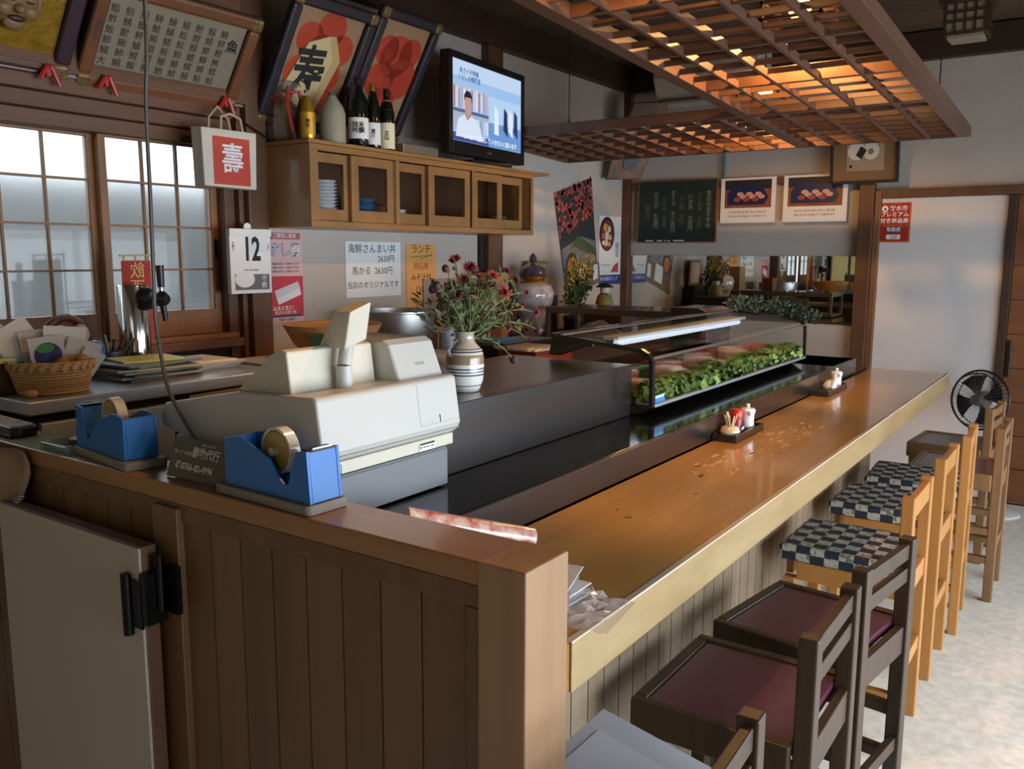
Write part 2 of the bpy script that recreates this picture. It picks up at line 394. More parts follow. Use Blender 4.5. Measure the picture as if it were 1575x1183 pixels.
sash('window_1', 1.30, 1.835, -3.165, 3)
sash('window_1.001', 0.76, 1.30, -3.125, 3)
sash('window_2', 1.825, 2.335, -3.125, 3, True)
sash('window_2.001', 0.32, 0.80, -3.165, 3)

# ================================================================ the low partition nearest the camera
pt = thing('low_partition', 'low brown boarded partition with a thick capped end post in front of the counter', 'partition', (-1.6, 1.04, 0))
b = MB().box(-3.0, -0.652, 0.98, 1.097, 1.012, 1.05); b.build('cap', w_cap, pt, bevel=0.003, label='honey coloured top cap')
MB().box(-0.735, -0.648, 0.979, 1.098, 0, 1.051).build('end_post', w_post, pt, bevel=0.003)
MB().box(-3.0, -0.736, 1.006, 1.08, 0, 1.011).build('core', m_blackm, pt)
MB().box(-3.0, -0.736, 0.983, 0.999, 0.975, 1.011).build('top_rail', wp_near, pt, bevel=0.002)
MB().box(-0.762, -0.736, 0.984, 0.999, 0, 0.974).build('corner_strip', wp_near, pt, bevel=0.002)
x = -0.764
while x > -2.9:
    if not (-1.56 < x - 0.04 < -1.44):
        MB().box(x - 0.0853, x, 0.987, 0.998, 0, 0.974).build('plank', wp_near, pt)
    x -= 0.0885
MB().box(-1.548, -1.467, 0.972, 0.999, 0, 1.004).build('hinge_stile', wp_near, pt, bevel=0.002)

# the low white gate leaning open against it
gt = thing('low_gate', 'low white-faced wooden gate hinged at the partition with a black hinge', 'gate', (-1.8, 0.93, 0))
ang = math.atan2(0.921 - 0.927, -1.518 + 2.077)
MB().box(-2.078, -1.516, 0.925, 0.956, 0.05, 0.93).build('leaf', w_trim, gt, bevel=0.002)
MB().box(-2.076, -1.518, 0.919, 0.925, 0.052, 0.928).build('face_board', mat('gate_white', '#b0a79b', 0.55), gt, bevel=0.001, label='off-white painted face')
hb = MB(); hb.cyl((-1.556, 0.912, 0.745), (-1.556, 0.912, 0.872), 0.0105, n=16); hb.cyl((-1.492, 0.945, 0.80), (-1.492, 0.945, 0.915), 0.009, n=16)
hb.box(-1.556, -1.51, 0.9125, 0.9185, 0.765, 0.862); hb.box(-1.514, -1.494, 0.914, 0.96, 0.775, 0.88)
hb.box(-1.494, -1.452, 0.955, 0.966, 0.795, 0.893)
hb.build('hinge', mat('black_iron', '#10100f', 0.35, 0.6), gt, smooth=True)
# paper bag hanging at the left edge
pb = MB()
def crump(u, v):
    return V((-2.33 + 0.30 * u + 0.012 * math.sin(9 * v), 0.965 - 0.018 * math.sin(7 * u + 5 * v) - 0.012, 0.80 + 0.245 * v - 0.05 * (1 - u) * (1 - v)))
pb.grid(crump, 14, 10); bag0 = pb.build('paper_bag', mat('kraft_bag', '#8d6f55', 0.7, noise=(9, '#75583f', 0.6)), smooth=True)
sd = bag0.modifiers.new('solid', 'SOLIDIFY'); sd.thickness = 0.006; tag(bag0, 'crumpled brown paper bag hanging on the partition at the frame edge', 'bag')
cm = thing('folded_umbrella_wrap', 'creased clear and white plastic wrap hanging below the brown paper bag', 'plastic wrap', (-2.2, 0.955, 0.86))
for k in range(5):
    b = MB(); b.bar((-2.02 - 0.004 * k, 0.946 - 0.003 * k, 0.945 - 0.007 * k), (-2.30, 0.94 - 0.003 * k, 0.845 - 0.014 * k), 0.012, 0.0022, (0, 0.3, 1)); b.build('fold', mat('pale_plastic', '#b9b0a8', 0.25, coat=0.4), cm)

# ================================================================ counter
bc = thing('sushi_counter', 'long honey coloured wooden sushi counter with worn glossy top', 'counter', (-0.9, 3.0, 0))
MB().box(-1.031, -0.648, 1.10, 4.95, 0.811, 0.90).build('counter_top', w_counter, bc, bevel=0.008, seg=3)
MB().box(-1.03, -0.872, 1.10, 4.20, 0.0, 0.810).build('carcass', m_blackm, bc)
MB().box(-0.6478, -0.644, 1.105, 4.945, 0.814, 0.897).build('front_edge', mat('edge_wood', '#a58c64', 0.35, wood=((9, 2.2, 9), '#8a7048', 0.8), coat=0.2), bc, bevel=0.0015, label='paler worn front edge')
y = 1.102
while y < 4.18:
    MB().box(-0.865, -0.852, y, y + 0.0682, 0.0, 0.808).build('plank', w_clad, bc); y += 0.0722
MB().box(-0.657, -0.6436, 1.105, 4.945, 0.8972, 0.9008).build('worn_highlight_edge', mat('worn_highlight_pale', '#d9cdbc', 0.45, noise=((40, 6, 40), '#b99a68', 0.5)), bc, bevel=0.001, label='pale strip of wear and painted highlight along the top edge')  # pale colour carries both edge wear and a painted specular highlight
m_knot = mat('wear_pale', '#c9b59a', 0.5); m_nick = mat('nick', '#3c2410', 0.7)
nk = MB()
for (nx, ny, l, a) in [(-0.91, 1.42, .022, .5), (-0.80, 1.40, .012, .9), (-0.87, 1.74, .012, .2), (-0.92, 1.78, .008, 1), (-0.75, 1.245, .011, .3), (-0.70, 1.28, .006, 0), (-0.82, 2.02, .01, .6), (-0.93, 2.30, .015, .4), (-0.86, 2.55, .018, .7), (-0.79, 2.6, .01, 0), (-0.88, 2.2, .02, .9), (-0.72, 2.1, .006, 0)]:
    nk.T = Matrix.Translation((nx, ny, 0)) @ Matrix.Rotation(a, 4, 'Z'); nk.lathe((0, 0, 0.9001), [(l, 0), (l, 0.0002)], 10, sq=0.28); nk.T = None
nk.build('nick', m_nick, bc, kind='stuff')
wn = MB(); rr = random.Random(3)
for k in range(90):
    t = rr.random(); cx = -0.90 + 0.15 * (rr.random() - 0.3); cy = 2.15 + 1.0 * t; l = 0.008 + 0.032 * rr.random() ** 2
    pts = []
    for i in range(9):
        a = 2 * PI * i / 9; q = (0.55 + 0.45 * rr.random())
        pts.append((cx + l * 0.22 * q * math.cos(a), cy + l * q * math.sin(a)))
    wn.prism(pts, lambda u, v, d: (u, v, 0.9001 + d), 0, 0.00015)
wn.build('worn_patch', mat('worn_varnish', '#cda873', 0.5), bc, kind='stuff')
MB().box(-0.851, -0.768, 1.12, 4.18, 0, 0.10).build('foot_step', m_stone, bevel=0.006)
tag(bpy.data.objects['foot_step'], 'dark green stone foot step running along the base of the counter', 'step')
# black lacquered ledge behind the counter, with its raised serving shelf
ld = thing('serving_ledge', 'black lacquered ledge and upright screen board behind the honey counter', 'ledge', (-1.3, 2.6, 0))
MB().box(-1.275, -1.041, 1.10, 4.22, 0.0, 0.98).build('ledge', w_black, ld, bevel=0.003)
MB().box(-1.0405, -1.032, 1.10, 4.215, 0.902, 0.979).build('riser', w_brownblack, ld, bevel=0.001)
MB().box(-1.82, -1.276, 1.10, 1.62, 0.0, 0.979).build('ledge', w_black, ld, bevel=0.003)
MB().box(-1.276, -1.255, 1.53, 2.512, 0.981, 1.15).build('screen_board', w_brownblack, ld, bevel=0.002)
MB().box(-1.735, -1.2765, 1.53, 2.512, 1.131, 1.1495).build('shelf_top', w_brownblack, ld, bevel=0.003)
MB().box(-1.72, -1.30, 1.63, 2.50, 0.0, 1.13).build('carcass', w_beam, ld)
# open black box at the far end of the ledge
bx = thing('lacquer_box', 'open black lacquered box at the far end of the counter ledge', 'box', (-1.17, 4.45, 0.902))
b = MB().box(-1.31, -1.045, 4.235, 4.66, 0.902, 0.912); b.build('bottom', w_black, bx)
for a in [(-1.31, -1.298, 4.235, 4.66), (-1.057, -1.045, 4.235, 4.66), (-1.298, -1.057, 4.235, 4.247), (-1.298, -1.057, 4.648, 4.66)]:
    MB().box(*a, 0.912, 0.978).build('side', w_black, bx, bevel=0.001)
MB().box(-1.32, -1.05, 4.222, 4.95, 0.0, 0.90).build('end_cabinet', w_beam); tag(bpy.data.objects['end_cabinet'], 'dark wooden base cabinet under the black lacquered box', 'cabinet')

# ================================================================ glass display case
dc = thing('display_case', 'refrigerated glass display case with black frame on the black ledge', 'display case', (-1.45, 3.36, 0.98))
y0, y1 = 2.516, 4.21
outline = [(-1.183, 1.018), (-1.186, 1.160), (-1.200, 1.183), (-1.222, 1.195), (-1.50, 1.222), (-1.56, 1.225)]
for yy in (y0, y1):
    fr = MB()
    P = [V((x_, yy, z_)) for x_, z_ in outline]
    for i in range(len(P) - 1): fr.bar(P[i], P[i + 1] + (P[i + 1] - P[i]).normalized() * 0.003, 0.018, 0.013, (0, 0, 1) if i in (3, 4) else (1, 0, 0))
    fr.build('end_frame', mat('case_black', '#15120f', 0.25, coat=0.5), dc)
m_casem = MATS['case_black']
# base body with inward slanting front
MB().prism([(-1.183, 1.012), (-1.235, 0.981), (-1.75, 0.981), (-1.75, 1.012)], lambda u, v, d: (u, d, v), y0, y1).build('base', m_casem, dc, bevel=0.002)
MB().box(-1.192, -1.174, y0 + 0.01, y1 - 0.01, 1.0125, 1.023).build('front_rail', mat('rail_pale', '#a9b4bd', 0.35, 0.5), dc, bevel=0.002)
MB().box(-1.195, -1.184, y0 + 0.01, y1 - 0.01, 1.168, 1.175).build('top_rail', m_steel, dc)
MB().bar((-1.562, y0, 1.228), (-1.562, y1, 1.228), 0.028, 0.012).build('rear_rail', m_casem, dc, bevel=0.002)
MB().bar((-1.53, y0 + .01, 1.2305), (-1.53, y1 - .01, 1.2305), 0.012, 0.006).build('rear_trim', m_steel, dc)
MB().box(-1.1845, -1.1815, y0 + 0.012, y1 - 0.012, 1.022, 1.166).build('front_glass', m_glass, dc)
b = MB(); b.add([(-1.2, y0, 1.184), (-1.2, y1, 1.184), (-1.56, y1, 1.224), (-1.56, y0, 1.224), (-1.2, y0, 1.187), (-1.2, y1, 1.187), (-1.56, y1, 1.227), (-1.56, y0, 1.227)],
    [(0, 1, 2, 3), (4, 5, 6, 7), (0, 1, 5, 4), (1, 2, 6, 5), (2, 3, 7, 6), (3, 0, 4, 7)]); b.build('top_glass', m_glass, dc)
for yy in (y0 + 0.002, y1 - 0.005):
    MB().prism([(-1.19, 1.02), (-1.19, 1.165), (-1.22, 1.19), (-1.56, 1.22), (-1.56, 1.02)], lambda u, v, d: (u, d, v), yy, yy + 0.003).build('side_glass', m_glass, dc)
MB().prism([(-1.56, 1.012), (-1.56, 1.235), (-1.60, 1.25), (-1.75, 1.25), (-1.75, 1.012)], lambda u, v, d: (u, d, v), 3.9, y1).build('machine_housing', m_casem, dc, bevel=0.004)
MB().prism([(-1.53, 1.16), (-1.43, 1.198), (-1.40, 1.198), (-1.40, 1.215), (-1.56, 1.23), (-1.575, 1.16)], lambda u, v, d: (u, d, v), y0 - 0.006, y0 + 0.02).build('end_cap', m_casem, dc, bevel=0.003)
MB().box(-1.60, -1.565, y0, 3.9, 1.0125, 1.05).build('sliding_door_track', m_casem, dc)
b = MB(); b.box(-1.50, -1.44, y0 + 0.25, y1 - 0.12, 1.195, 1.207); b.build('tube_housing', m_white, dc)
MB().cyl((-1.465, y0 + 0.28, 1.182), (-1.465, y1 - 0.15, 1.182), 0.011, n=12).build('fluorescent_tube', mat('tube_light', '#eef6ff', 0.5, emit=('#e6f1ff', 1.05)), dc, smooth=True)
bd = Board(dc, (-1.181, y0 + 0.02, 1.025), (0, 1, 0), (0, 0, 1))
st_ = bd.rect('sticker', 0, 0.07, 0.0, 0.015, 0, 0.0006, mat('sticker_blue', '#3b86c9', 0.4)); bd.rect('sticker', 0, 0.07, 0.015, 0.024, 0, 0.0006, mat('sticker_pale', '#b8d5e8', 0.4))

MB().box(-1.55, -1.20, y0 + 0.02, y1 - 0.02, 1.0125, 1.024).build('tray', m_steel, dc, bevel=0.002)
# parsley-like lettuce along the front
ORD = ['first', 'second', 'third', 'fourth', 'fifth', 'sixth', 'seventh', 'eighth', 'ninth', 'tenth', 'eleventh', 'twelfth', 'thirteenth', 'fourteenth']
m_let = [mat('lettuce_a', '#84a050', 0.5, noise=(60, '#56793a', 0.8)), mat('lettuce_b', '#95b25c', 0.5, noise=(60, '#648840', 0.8))]
def lettuce_mesh(seed):
    r = random.Random(seed); b = MB()
    for k in range(70):
        a = r.random() * 2 * PI; el = r.random() * 1.45; rad = 0.030 + 0.030 * r.random()
        d = V((math.cos(a) * math.cos(el) * 0.8, math.sin(a) * math.cos(el) * 1.2, math.sin(el)))
        c = d * rad + V((0, 0, 0.006)); t = d.orthogonal().normalized(); t = Matrix.Rotation(r.random() * 6.28, 3, d) @ t; s_ = d.cross(t)
        L_ = 0.013 + 0.009 * r.random(); n = 6
        vs = [c]; 
        for i in range(n):
            th = 2 * PI * i / n; vs.append(c + (t * math.cos(th) + s_ * math.sin(th)) * L_ * (0.8 + 0.4 * r.random()) + d * (0.006 * ((i % 2) * 2 - 1)))
        b.add(vs, [(0, 1 + i, 1 + (i + 1) % n) for i in range(n)])
    return b
lets = []
for i in range(14):
    yy = 2.60 + i * 0.117
    if i < 3:
        b = lettuce_mesh(i + 5); b.v = [p + V((-1.232, yy, 1.026)) for p in b.v]
        o = b.build('lettuce', m_let[i % 2], origin=(-1.232, yy, 1.026)); tag(o, ORD[i] + ' frilly green lettuce clump from the near end of the display case', 'lettuce', 'lettuce along the display glass'); lets.append(o)
    else:
        o = dup(lets[i % 3], (-1.235 - 0.006 * (i % 2), yy, 1.026), rotz=i * 0.4, label=ORD[i] + ' frilly green lettuce clump from the near end of the display case')
        o.scale = (1, 1.1, 1 + 0.12 * ((i * 7) % 3 - 1))
# fish blocks under film
fcols = ['#c98e78', '#b9483a', '#d8bfb0', '#c7705c', '#a83f34', '#d9a58c', '#cfc0b8', '#8e3a32', '#d8b09a', '#c58a7a']
for i in range(13):
    m = mat('fish_%d' % (i % 10), fcols[i % 10], 0.3, noise=(30, '#e6d6cc', 0.55), coat=0.5)
    x_ = -1.30 - 0.10 * (i % 3 == 1) - 0.02 * (i % 2); yy = 2.66 + i * 0.115
    b = MB(); b.box(x_ - 0.05, x_ + 0.04, yy - 0.052, yy + 0.052, 1.025, 1.078 + 0.012 * (i % 3))
    o = b.build('fish_block', m, bevel=0.012, seg=3); tag(o, ORD[i] + ' film-wrapped fish block from the near end, behind the lettuce in the case', 'fish', 'fish blocks in the display case')
for i in range(6):
    yy = 2.75 + i * 0.24
    b = MB(); b.box(-1.54, -1.455, yy - 0.09, yy + 0.09, 1.025, 1.075)
    o = b.build('fish_tray', mat('tray_green' if i % 2 else 'tray_red', '#2f7a48' if i % 2 else '#a33d2f', 0.4, noise=(20, '#d6c6b6' if i % 2 else '#8a2d22', 0.4)), bevel=0.004)
    tag(o, ORD[i] + ' tray from the near end, ' + ('green' if i % 2 else 'red') + ', at the rear of the display case', 'tray', 'trays at the back of the case')

# yellow curtains on the window wall beside the camera, seen in the mirror
cu = thing('yellow_curtain', 'cream yellow curtain on the window wall, seen reflected in the mirror', 'curtain', (-3.0, -0.6, 0.3))
for k, (ya, yb) in enumerate(((-1.6, -0.75), (-0.6, 0.25))):
    b = MB(); b.grid(lambda u, v: V((-3.02 + 0.018 * math.sin(u * 46), ya + (yb - ya) * u, 0.35 + 1.7 * v)), 60, 3); o = b.build('curtain_panel', mat('curtain_yellow', '#cdb878', 0.8), cu, smooth=True); sd = o.modifiers.new('s', 'SOLIDIFY'); sd.thickness = 0.003
MB().cyl((-3.02, -1.65, 2.07), (-3.02, 0.28, 2.07), 0.012, n=10).build('curtain_rod', w_trim, cu)

# ================================================================ cash register
rg = thing('cash_register', 'beige electronic cash register with customer display on the black ledge', 'cash register', (-1.43, 1.31, 0.982))
F = lambda u, v, d: (u, d, v)
MB().prism([(-1.695, 1.125), (-1.70, 1.15), (-1.683, 1.177), (-1.54, 1.205), (-1.435, 1.224), (-1.215, 1.232), (-1.205, 1.228), (-1.19, 1.125), (-1.197, 1.110), (-1.21, 1.100), (-1.50, 1.100), (-1.64, 1.112)], F, 1.103, 1.525).build('body', m_beige2, rg, bevel=0.006, seg=3)
MB().prism([(-1.66, 1.108), (-1.50, 1.099), (-1.205, 1.099), (-1.205, 1.073), (-1.59, 1.073)], F, 1.108, 1.515).build('lower_body', m_beige, rg, bevel=0.003)
MB().box(-1.60, -1.203, 1.13, 1.49, 0.984, 1.072).build('cash_drawer', m_grey, rg, bevel=0.003)
MB().box(-1.2031, -1.2, 1.132, 1.488, 0.986, 1.068).build('drawer_face', m_grey, rg, bevel=0.002)
MB().prism([(-1.465, 1.220), (-1.392, 1.275), (-1.352, 1.304), (-1.322, 1.314), (-1.308, 1.310), (-1.297, 1.225)], F, 1.125, 1.362).build('display_hood', m_beige, rg, bevel=0.004, seg=3)
MB().prism([(-1.47, 1.222), (-1.455, 1.314), (-1.285, 1.316), (-1.268, 1.306), (-1.235, 1.226)], F, 1.372, 1.52).build('printer_cover', m_beige2, rg, bevel=0.007, seg=3)
b = MB(); b.cyl((-1.276, 1.248, 1.226), (-1.276, 1.248, 1.275), 0.0165, n=20); b.cyl((-1.276, 1.248, 1.275), (-1.280, 1.262, 1.32), 0.0145, n=20)
b.build('display_pole', m_beige2, rg, smooth=True)
b = MB(); b.hexa([(-1.345, 1.243, 1.309), (-1.268, 1.243, 1.308), (-1.262, 1.30, 1.325), (-1.34, 1.30, 1.325)], [(-1.298, 1.243, 1.383), (-1.25, 1.243, 1.385), (-1.246, 1.30, 1.404), (-1.29, 1.30, 1.402)])
b.build('customer_display', m_beige, rg, bevel=0.003)
MB().prism([(-1.66, 1.181), (-1.66, 1.188), (-1.54, 1.212), (-1.47, 1.225), (-1.47, 1.215), (-1.54, 1.2)], F, 1.15, 1.50).build('keyboard_cover', mat('amber_cover', '#b89b55', 0.3), rg)
bd = Board(rg, (-1.2, 1.10, 0.98), (0, 1, 0), (0, 0, 1))
bd.rect('rating_label', 0.295, 0.348, 0.095, 0.112, -0.0045, -0.003, m_white); bd.rect('rating_label', 0.297, 0.346, 0.1085, 0.112, -0.0032, -0.0025, m_ink); bd.text('形名 MA-1035  100V', 0.32, 0.103, 0.0055, m_ink, -0.0027)
bs_ = Board(rg, (-1.19, 1.10, 1.125), (0, 1, 0), (-0.015, 0, 0.103)); bs_.multi('cover_seam', [(0.287, 0.288, 0.012, 0.10), (0.290, 0.42, 0.0085, 0.0095), (0.2875, 0.291, 0.0095, 0.0125)], -0.0004, 0.0004, mat('seam', '#a09c92', 0.6)); bs_.rect('lock_plate', 0.325, 0.352, 0.012, 0.020, -0.0003, 0.0008, m_beige2); bs_.rect('lock_slot', 0.352, 0.355, 0.010, 0.026, -0.0003, 0.0009, m_ink)
bd.rect('cover_seam', 0.0, 0.42, 0.1325, 0.1335, 0.0062, 0.0085, mat('seam', '#a09c92', 0.6))
bd.multi('drawer_catch', [(0.036, 0.064, 0.084, 0.085), (0.036, 0.064, 0.112, 0.113), (0.036, 0.037, 0.084, 0.113), (0.063, 0.064, 0.084, 0.113)], -0.005, -0.0042, m_ink)
b2 = Board(rg, (-1.2475, 1.375, 1.26), (0, 1, 0), (-0.36, 0, 0.93))
b2.text('TOWA', 0.075, 0.0, 0.010, mat('faint_print', '#a8a29b', 0.6), 0.0015)
for fx, fy in ((-1.23, 1.16), (-1.23, 1.46), (-1.57, 1.16), (-1.57, 1.46)): MB().cyl((fx, fy, 0.98), (fx, fy, 0.985), 0.012, n=12).build('foot', m_black, rg)

# ================================================================ tape dispensers
def dispenser():
    t = thing('tape_dispenser', 'blue desk tape dispenser with a grey base on the cap of the partition, nearest the register', 'tape dispenser', (0, 0, 0), 'blue tape dispensers')
    rb = MB(); pts = []
    for (cx, cy) in ((0.137, 0.038), (-0.137, 0.038), (-0.137, -0.038), (0.137, -0.038)):
        a0 = math.atan2(cy, cx); q = {(1, 1): 0, (-1, 1): 90, (-1, -1): 180, (1, -1): 270}[(1 if cx > 0 else -1, 1 if cy > 0 else -1)]
        for k in range(5):
            a = math.radians(q + 22.5 * k); pts.append((cx + 0.012 * math.cos(a), cy + 0.012 * math.sin(a)))
    rb.prism(pts, lambda u, v, d: (u, v, d), 0.0, 0.0185); rb.build('base', m_greybase, t, bevel=0.002)
    G = lambda u, v, d: (u, d, v)
    side = [(-0.122, 0.019), (-0.122, 0.112), (-0.085, 0.120), (-0.06, 0.118), (0.02, 0.090), (0.04, 0.066), (0.062, 0.046), (0.078, 0.046), (0.088, 0.078), (0.103, 0.113), (0.134, 0.118), (0.142, 0.019)]
    for yy in ((-0.040, -0.033), (0.033, 0.040)): MB().prism(side, G, *yy).build('side_wall', m_blue, t, bevel=0.0012)
    MB().prism([(-0.1215, 0.02), (-0.1215, 0.111), (-0.113, 0.113), (-0.108, 0.045), (0.055, 0.04), (0.08, 0.04), (0.09, 0.075), (0.105, 0.112), (0.133, 0.1175), (0.1415, 0.02)], G, -0.0328, 0.0328).build('body', m_blue, t, bevel=0.001)
    b = MB()
    cx, cz, R1, R0 = 0.008, 0.098, 0.046, 0.040
    n = 40; vs = []; fs = []
    for (r, d) in ((R0, -0.012), (R1, -0.012), (R1, 0.012), (R0, 0.012)):
        for i in range(n): a = 2 * PI * i / n; vs.append((cx + r * math.cos(a), d, cz + r * math.sin(a)))
    for k in range(4):
        for i in range(n): fs.append((k * n + i, k * n + (i + 1) % n, ((k + 1) % 4) * n + (i + 1) % n, ((k + 1) % 4) * n + i))
    b.add(vs, fs); b.build('tape_roll', mat('tape_clear', '#d2ccb8', 0.2, coat=0.5), t, smooth=True)
    b = MB(); b.cyl((cx, -0.0115, cz), (cx, 0.0115, cz), 0.0375, n=32); b.build('hub', mat('hub_tan', '#b79a55', 0.35, coat=0.3), t, smooth=True)
    MB().cyl((cx, -0.024, cz), (cx, 0.024, cz), 0.0085, n=16).build('axle', mat('axle_silver', '#c9c2ae', 0.3), t, smooth=True)
    MB().box(0.110, 0.136, -0.030, 0.030, 0.1145, 0.119).build('cutter_head', m_black, t, bevel=0.001)
    MB().box(0.133, 0.1345, -0.024, 0.024, 0.118, 0.122).build('blade', m_steel, t)
    return t
td = dispenser(); td.location = (-1.236, 1.036, 1.0505); td.rotation_euler = (0, 0, math.radians(-2)); td.scale = (0.915, 0.93, 0.95)
t2 = dup(td, (-1.772, 1.042, 1.0505), math.radians(173), 'blue desk tape dispenser standing left of the grey phone number plate')
td['label'] = 'blue desk tape dispenser in front of the cash register, its pale roll showing'

# grey sign plate with a telephone number
sp = thing('phone_number_plate', 'grey metal plate with white lettering and a phone number between the tape dispensers', 'sign plate', (-1.47, 1.05, 1.051))
U = V((0.985, 0.10, -0.02)); Wv = V((0.03, 0.30, 0.95))
bp = Board(sp, (-1.553, 1.012, 1.052), U, Wv); Wv = bp.W
bp.rect('plate', 0, 0.165, 0, 0.082, -0.002, 0, mat('plate_grey', '#5c5a58', 0.35, 0.3), bevel=0.0006)
bp.text('酔助代行', 0.098, 0.054, 0.0225, m_paper, 0.001, bold=0.0005, sx=0.86); bp.text('飲んだら電話', 0.034, 0.052, 0.0085, m_paper, 0.001); bp.text('✆0766-82-4996', 0.0735, 0.024, 0.019, m_paper, 0.001, bold=0.0006, sx=0.86)
bp.text('運転 おまかせ', 0.10, 0.072, 0.006, m_paper, 0.001)
MB().bar((-1.50, 1.055, 1.0515), (-1.50, 1.06, 1.12), 0.02, 0.003, (0, 1, 0)).build('prop', m_black, sp)
b = MB().box(-1.60, -1.50, 1.062, 1.095, 1.0505, 1.098); tag(b.build('power_adapter', m_blackm, bevel=0.004), 'small black adapter box behind the grey phone number plate', 'adapter')

# things at the left of the cap
b = MB(); b.add([(-2.15, 0.985, 1.0508), (-1.905, 0.982, 1.0508), (-1.87, 1.05, 1.0508), (-1.95, 1.09, 1.0508), (-2.17, 1.09, 1.0508)], [(0, 1, 2, 3, 4)])
o = b.build('green_notepaper', mat('green_paper', '#a9b596', 0.7)); sd = o.modifiers.new('s', 'SOLIDIFY'); sd.thickness = 0.001; sd.offset = 1; tag(o, 'sheet of pale green paper under the glass ashtray on the partition', 'paper')
ash = thing('glass_ashtray', 'square thick clear glass dish on pale green paper', 'ashtray', (-1.955, 1.03, 1.052))
for a in [(-2.01, -1.90, 0.99, 1.005), (-2.01, -1.90, 1.06, 1.075), (-2.01, -1.997, 1.005, 1.06), (-1.913, -1.90, 1.005, 1.06)]: MB().box(*a, 1.052, 1.068).build('rim', mat('thick_glass', '#b9d6cd', 0.05, trans=0.7, ior=1.3), ash, bevel=0.003)
MB().box(-1.997, -1.913, 1.005, 1.06, 1.052, 1.056).build('bottom', m_blackm, ash)
b = MB().lathe((-1.935, 1.05, 1.0565), [(0.026, 0), (0.028, 0.003), (0.028, 0.016), (0.026, 0.02), (0, 0.0205)], 24)
tag(b.build('round_case', mat('round_black', '#24242a', 0.3), smooth=True), 'small round black case sitting in the glass dish', 'case')
ph = thing('cordless_phone', 'dark cordless telephone handset lying on the partition at the left edge', 'telephone', (-2.27, 1.045, 1.051))
pu = V((0.97, -0.05, 0)).normalized(); pw = V((0.05, 0.97, 0)).normalized()
b = Board(ph, (-2.38, 1.02, 1.052), pu, pw)
b.poly('handset', [(0, 0), (0.20, -0.005), (0.222, 0.01), (0.222, 0.05), (0.20, 0.06), (0, 0.055)], 0, 0.026, m_black, bevel=0.005)
b.poly('keypad_face', [(0, 0.005), (0.195, 0.0), (0.212, 0.012), (0.212, 0.045), (0.195, 0.054), (0, 0.05)], 0.0262, 0.0285, mat('phone_silver', '#8f8f8c', 0.35, 0.4), bevel=0.001)
for i in range(6):
    for j in range(3): b.rect('key', 0.03 + i * 0.022, 0.044 + i * 0.022, 0.009 + j * 0.014, 0.018 + j * 0.014, 0.0287, 0.0305, mat('key_white', '#d8d6d0', 0.5))

# ================================================================ on the honey counter
def soy_pot(loc, label):
    t = thing('soy_sauce_pot', label, 'soy sauce pot', loc)
    MB().lathe(loc, [(0.022, 0), (0.0235, 0.012), (0.0215, 0.035), (0.0225, 0.055), (0.026, 0.068), (0.0255, 0.071)], 28).build('body', mat('porcelain', '#e4e8ee', 0.15, coat=0.4), t, smooth=True)
    MB().lathe(V(loc) + V((0, 0, 0.0712)), [(0.0262, 0), (0.022, 0.006), (0.006, 0.009), (0.0055, 0.014), (0.0075, 0.018), (0.005, 0.0215), (0, 0.022)], 28).build('lid', MATS['porcelain'], t, smooth=True)
    p = V(loc); MB().tube([p + V((0.014, -0.02, 0.058)), p + V((0.018, -0.028, 0.064)), p + V((0.02, -0.032, 0.071))], [0.005, 0.004, 0.003], 8).build('spout', MATS['porcelain'], t, smooth=True)
    return t
def tray(name, x0, x1, ya, yb, label):
    t = thing(name, label, 'tray', ((x0 + x1) / 2, (ya + yb) / 2, 0.9005))
    MB().box(x0, x1, ya, yb, 0.9006, 0.905).build('bottom', w_brownblack, t)
    for a in [(x0, x0 + 0.005, ya, yb), (x1 - 0.005, x1, ya, yb), (x0 + 0.005, x1 - 0.005, ya, ya + 0.005), (x0 + 0.005, x1 - 0.005, yb - 0.005, yb)]:
        MB().box(*a, 0.9051, 0.924).build('side', w_brownblack, t, bevel=0.001)
tray('condiment_tray', -1.028, -0.948, 2.655, 2.925, 'small dark tray holding toothpicks, red shaker and soy pot on the counter')
soy_pot((-0.985, 2.862, 0.9055), 'white lidded soy sauce pot beside the red shaker on the nearer tray')
sh = thing('spice_shaker', 'red-capped chilli spice shaker between the toothpick jar and white pot', 'spice shaker', (-1.0, 2.80, 0.9055))
MB().lathe((-1.0, 2.80, 0.9055), [(0.017, 0), (0.0175, 0.004), (0.0175, 0.05), (0.0165, 0.052)], 24).build('jar', mat('shaker_label', '#9c2733', 0.35), sh, smooth=True)
MB().lathe((-1.0, 2.80, 0.9576), [(0.0185, 0), (0.019, 0.003), (0.018, 0.026), (0.016, 0.029), (0, 0.029)], 24).build('cap', mat('shaker_cap', '#cf2a22', 0.3), sh, smooth=True)
bs = Board(sh, (-0.9822, 2.79, 0.912), V((0.45, 0.9, 0)), (0, 0, 1)); bs.poly('label', [(0, 0), (0.014, 0.005), (0.014, 0.02), (0, 0.012)], 0, 0.0012, m_paper); bs.poly('label', [(0, 0.012), (0.014, 0.022), (0.01, 0.028)], 0, 0.0012, m_ink)
tp = thing('toothpick_jar', 'squat cream jar of toothpicks at the near end of the nearer tray', 'jar', (-0.992, 2.718, 0.9055))
MB().lathe((-0.992, 2.718, 0.9055), [(0.02, 0), (0.031, 0.01), (0.033, 0.02), (0.027, 0.033), (0.018, 0.038), (0.017, 0.036)], 24).build('jar', mat('cream_glaze', '#e6dcc4', 0.25, noise=(30, '#d3ab62', 0.6)), tp, smooth=True)
r = random.Random(2)
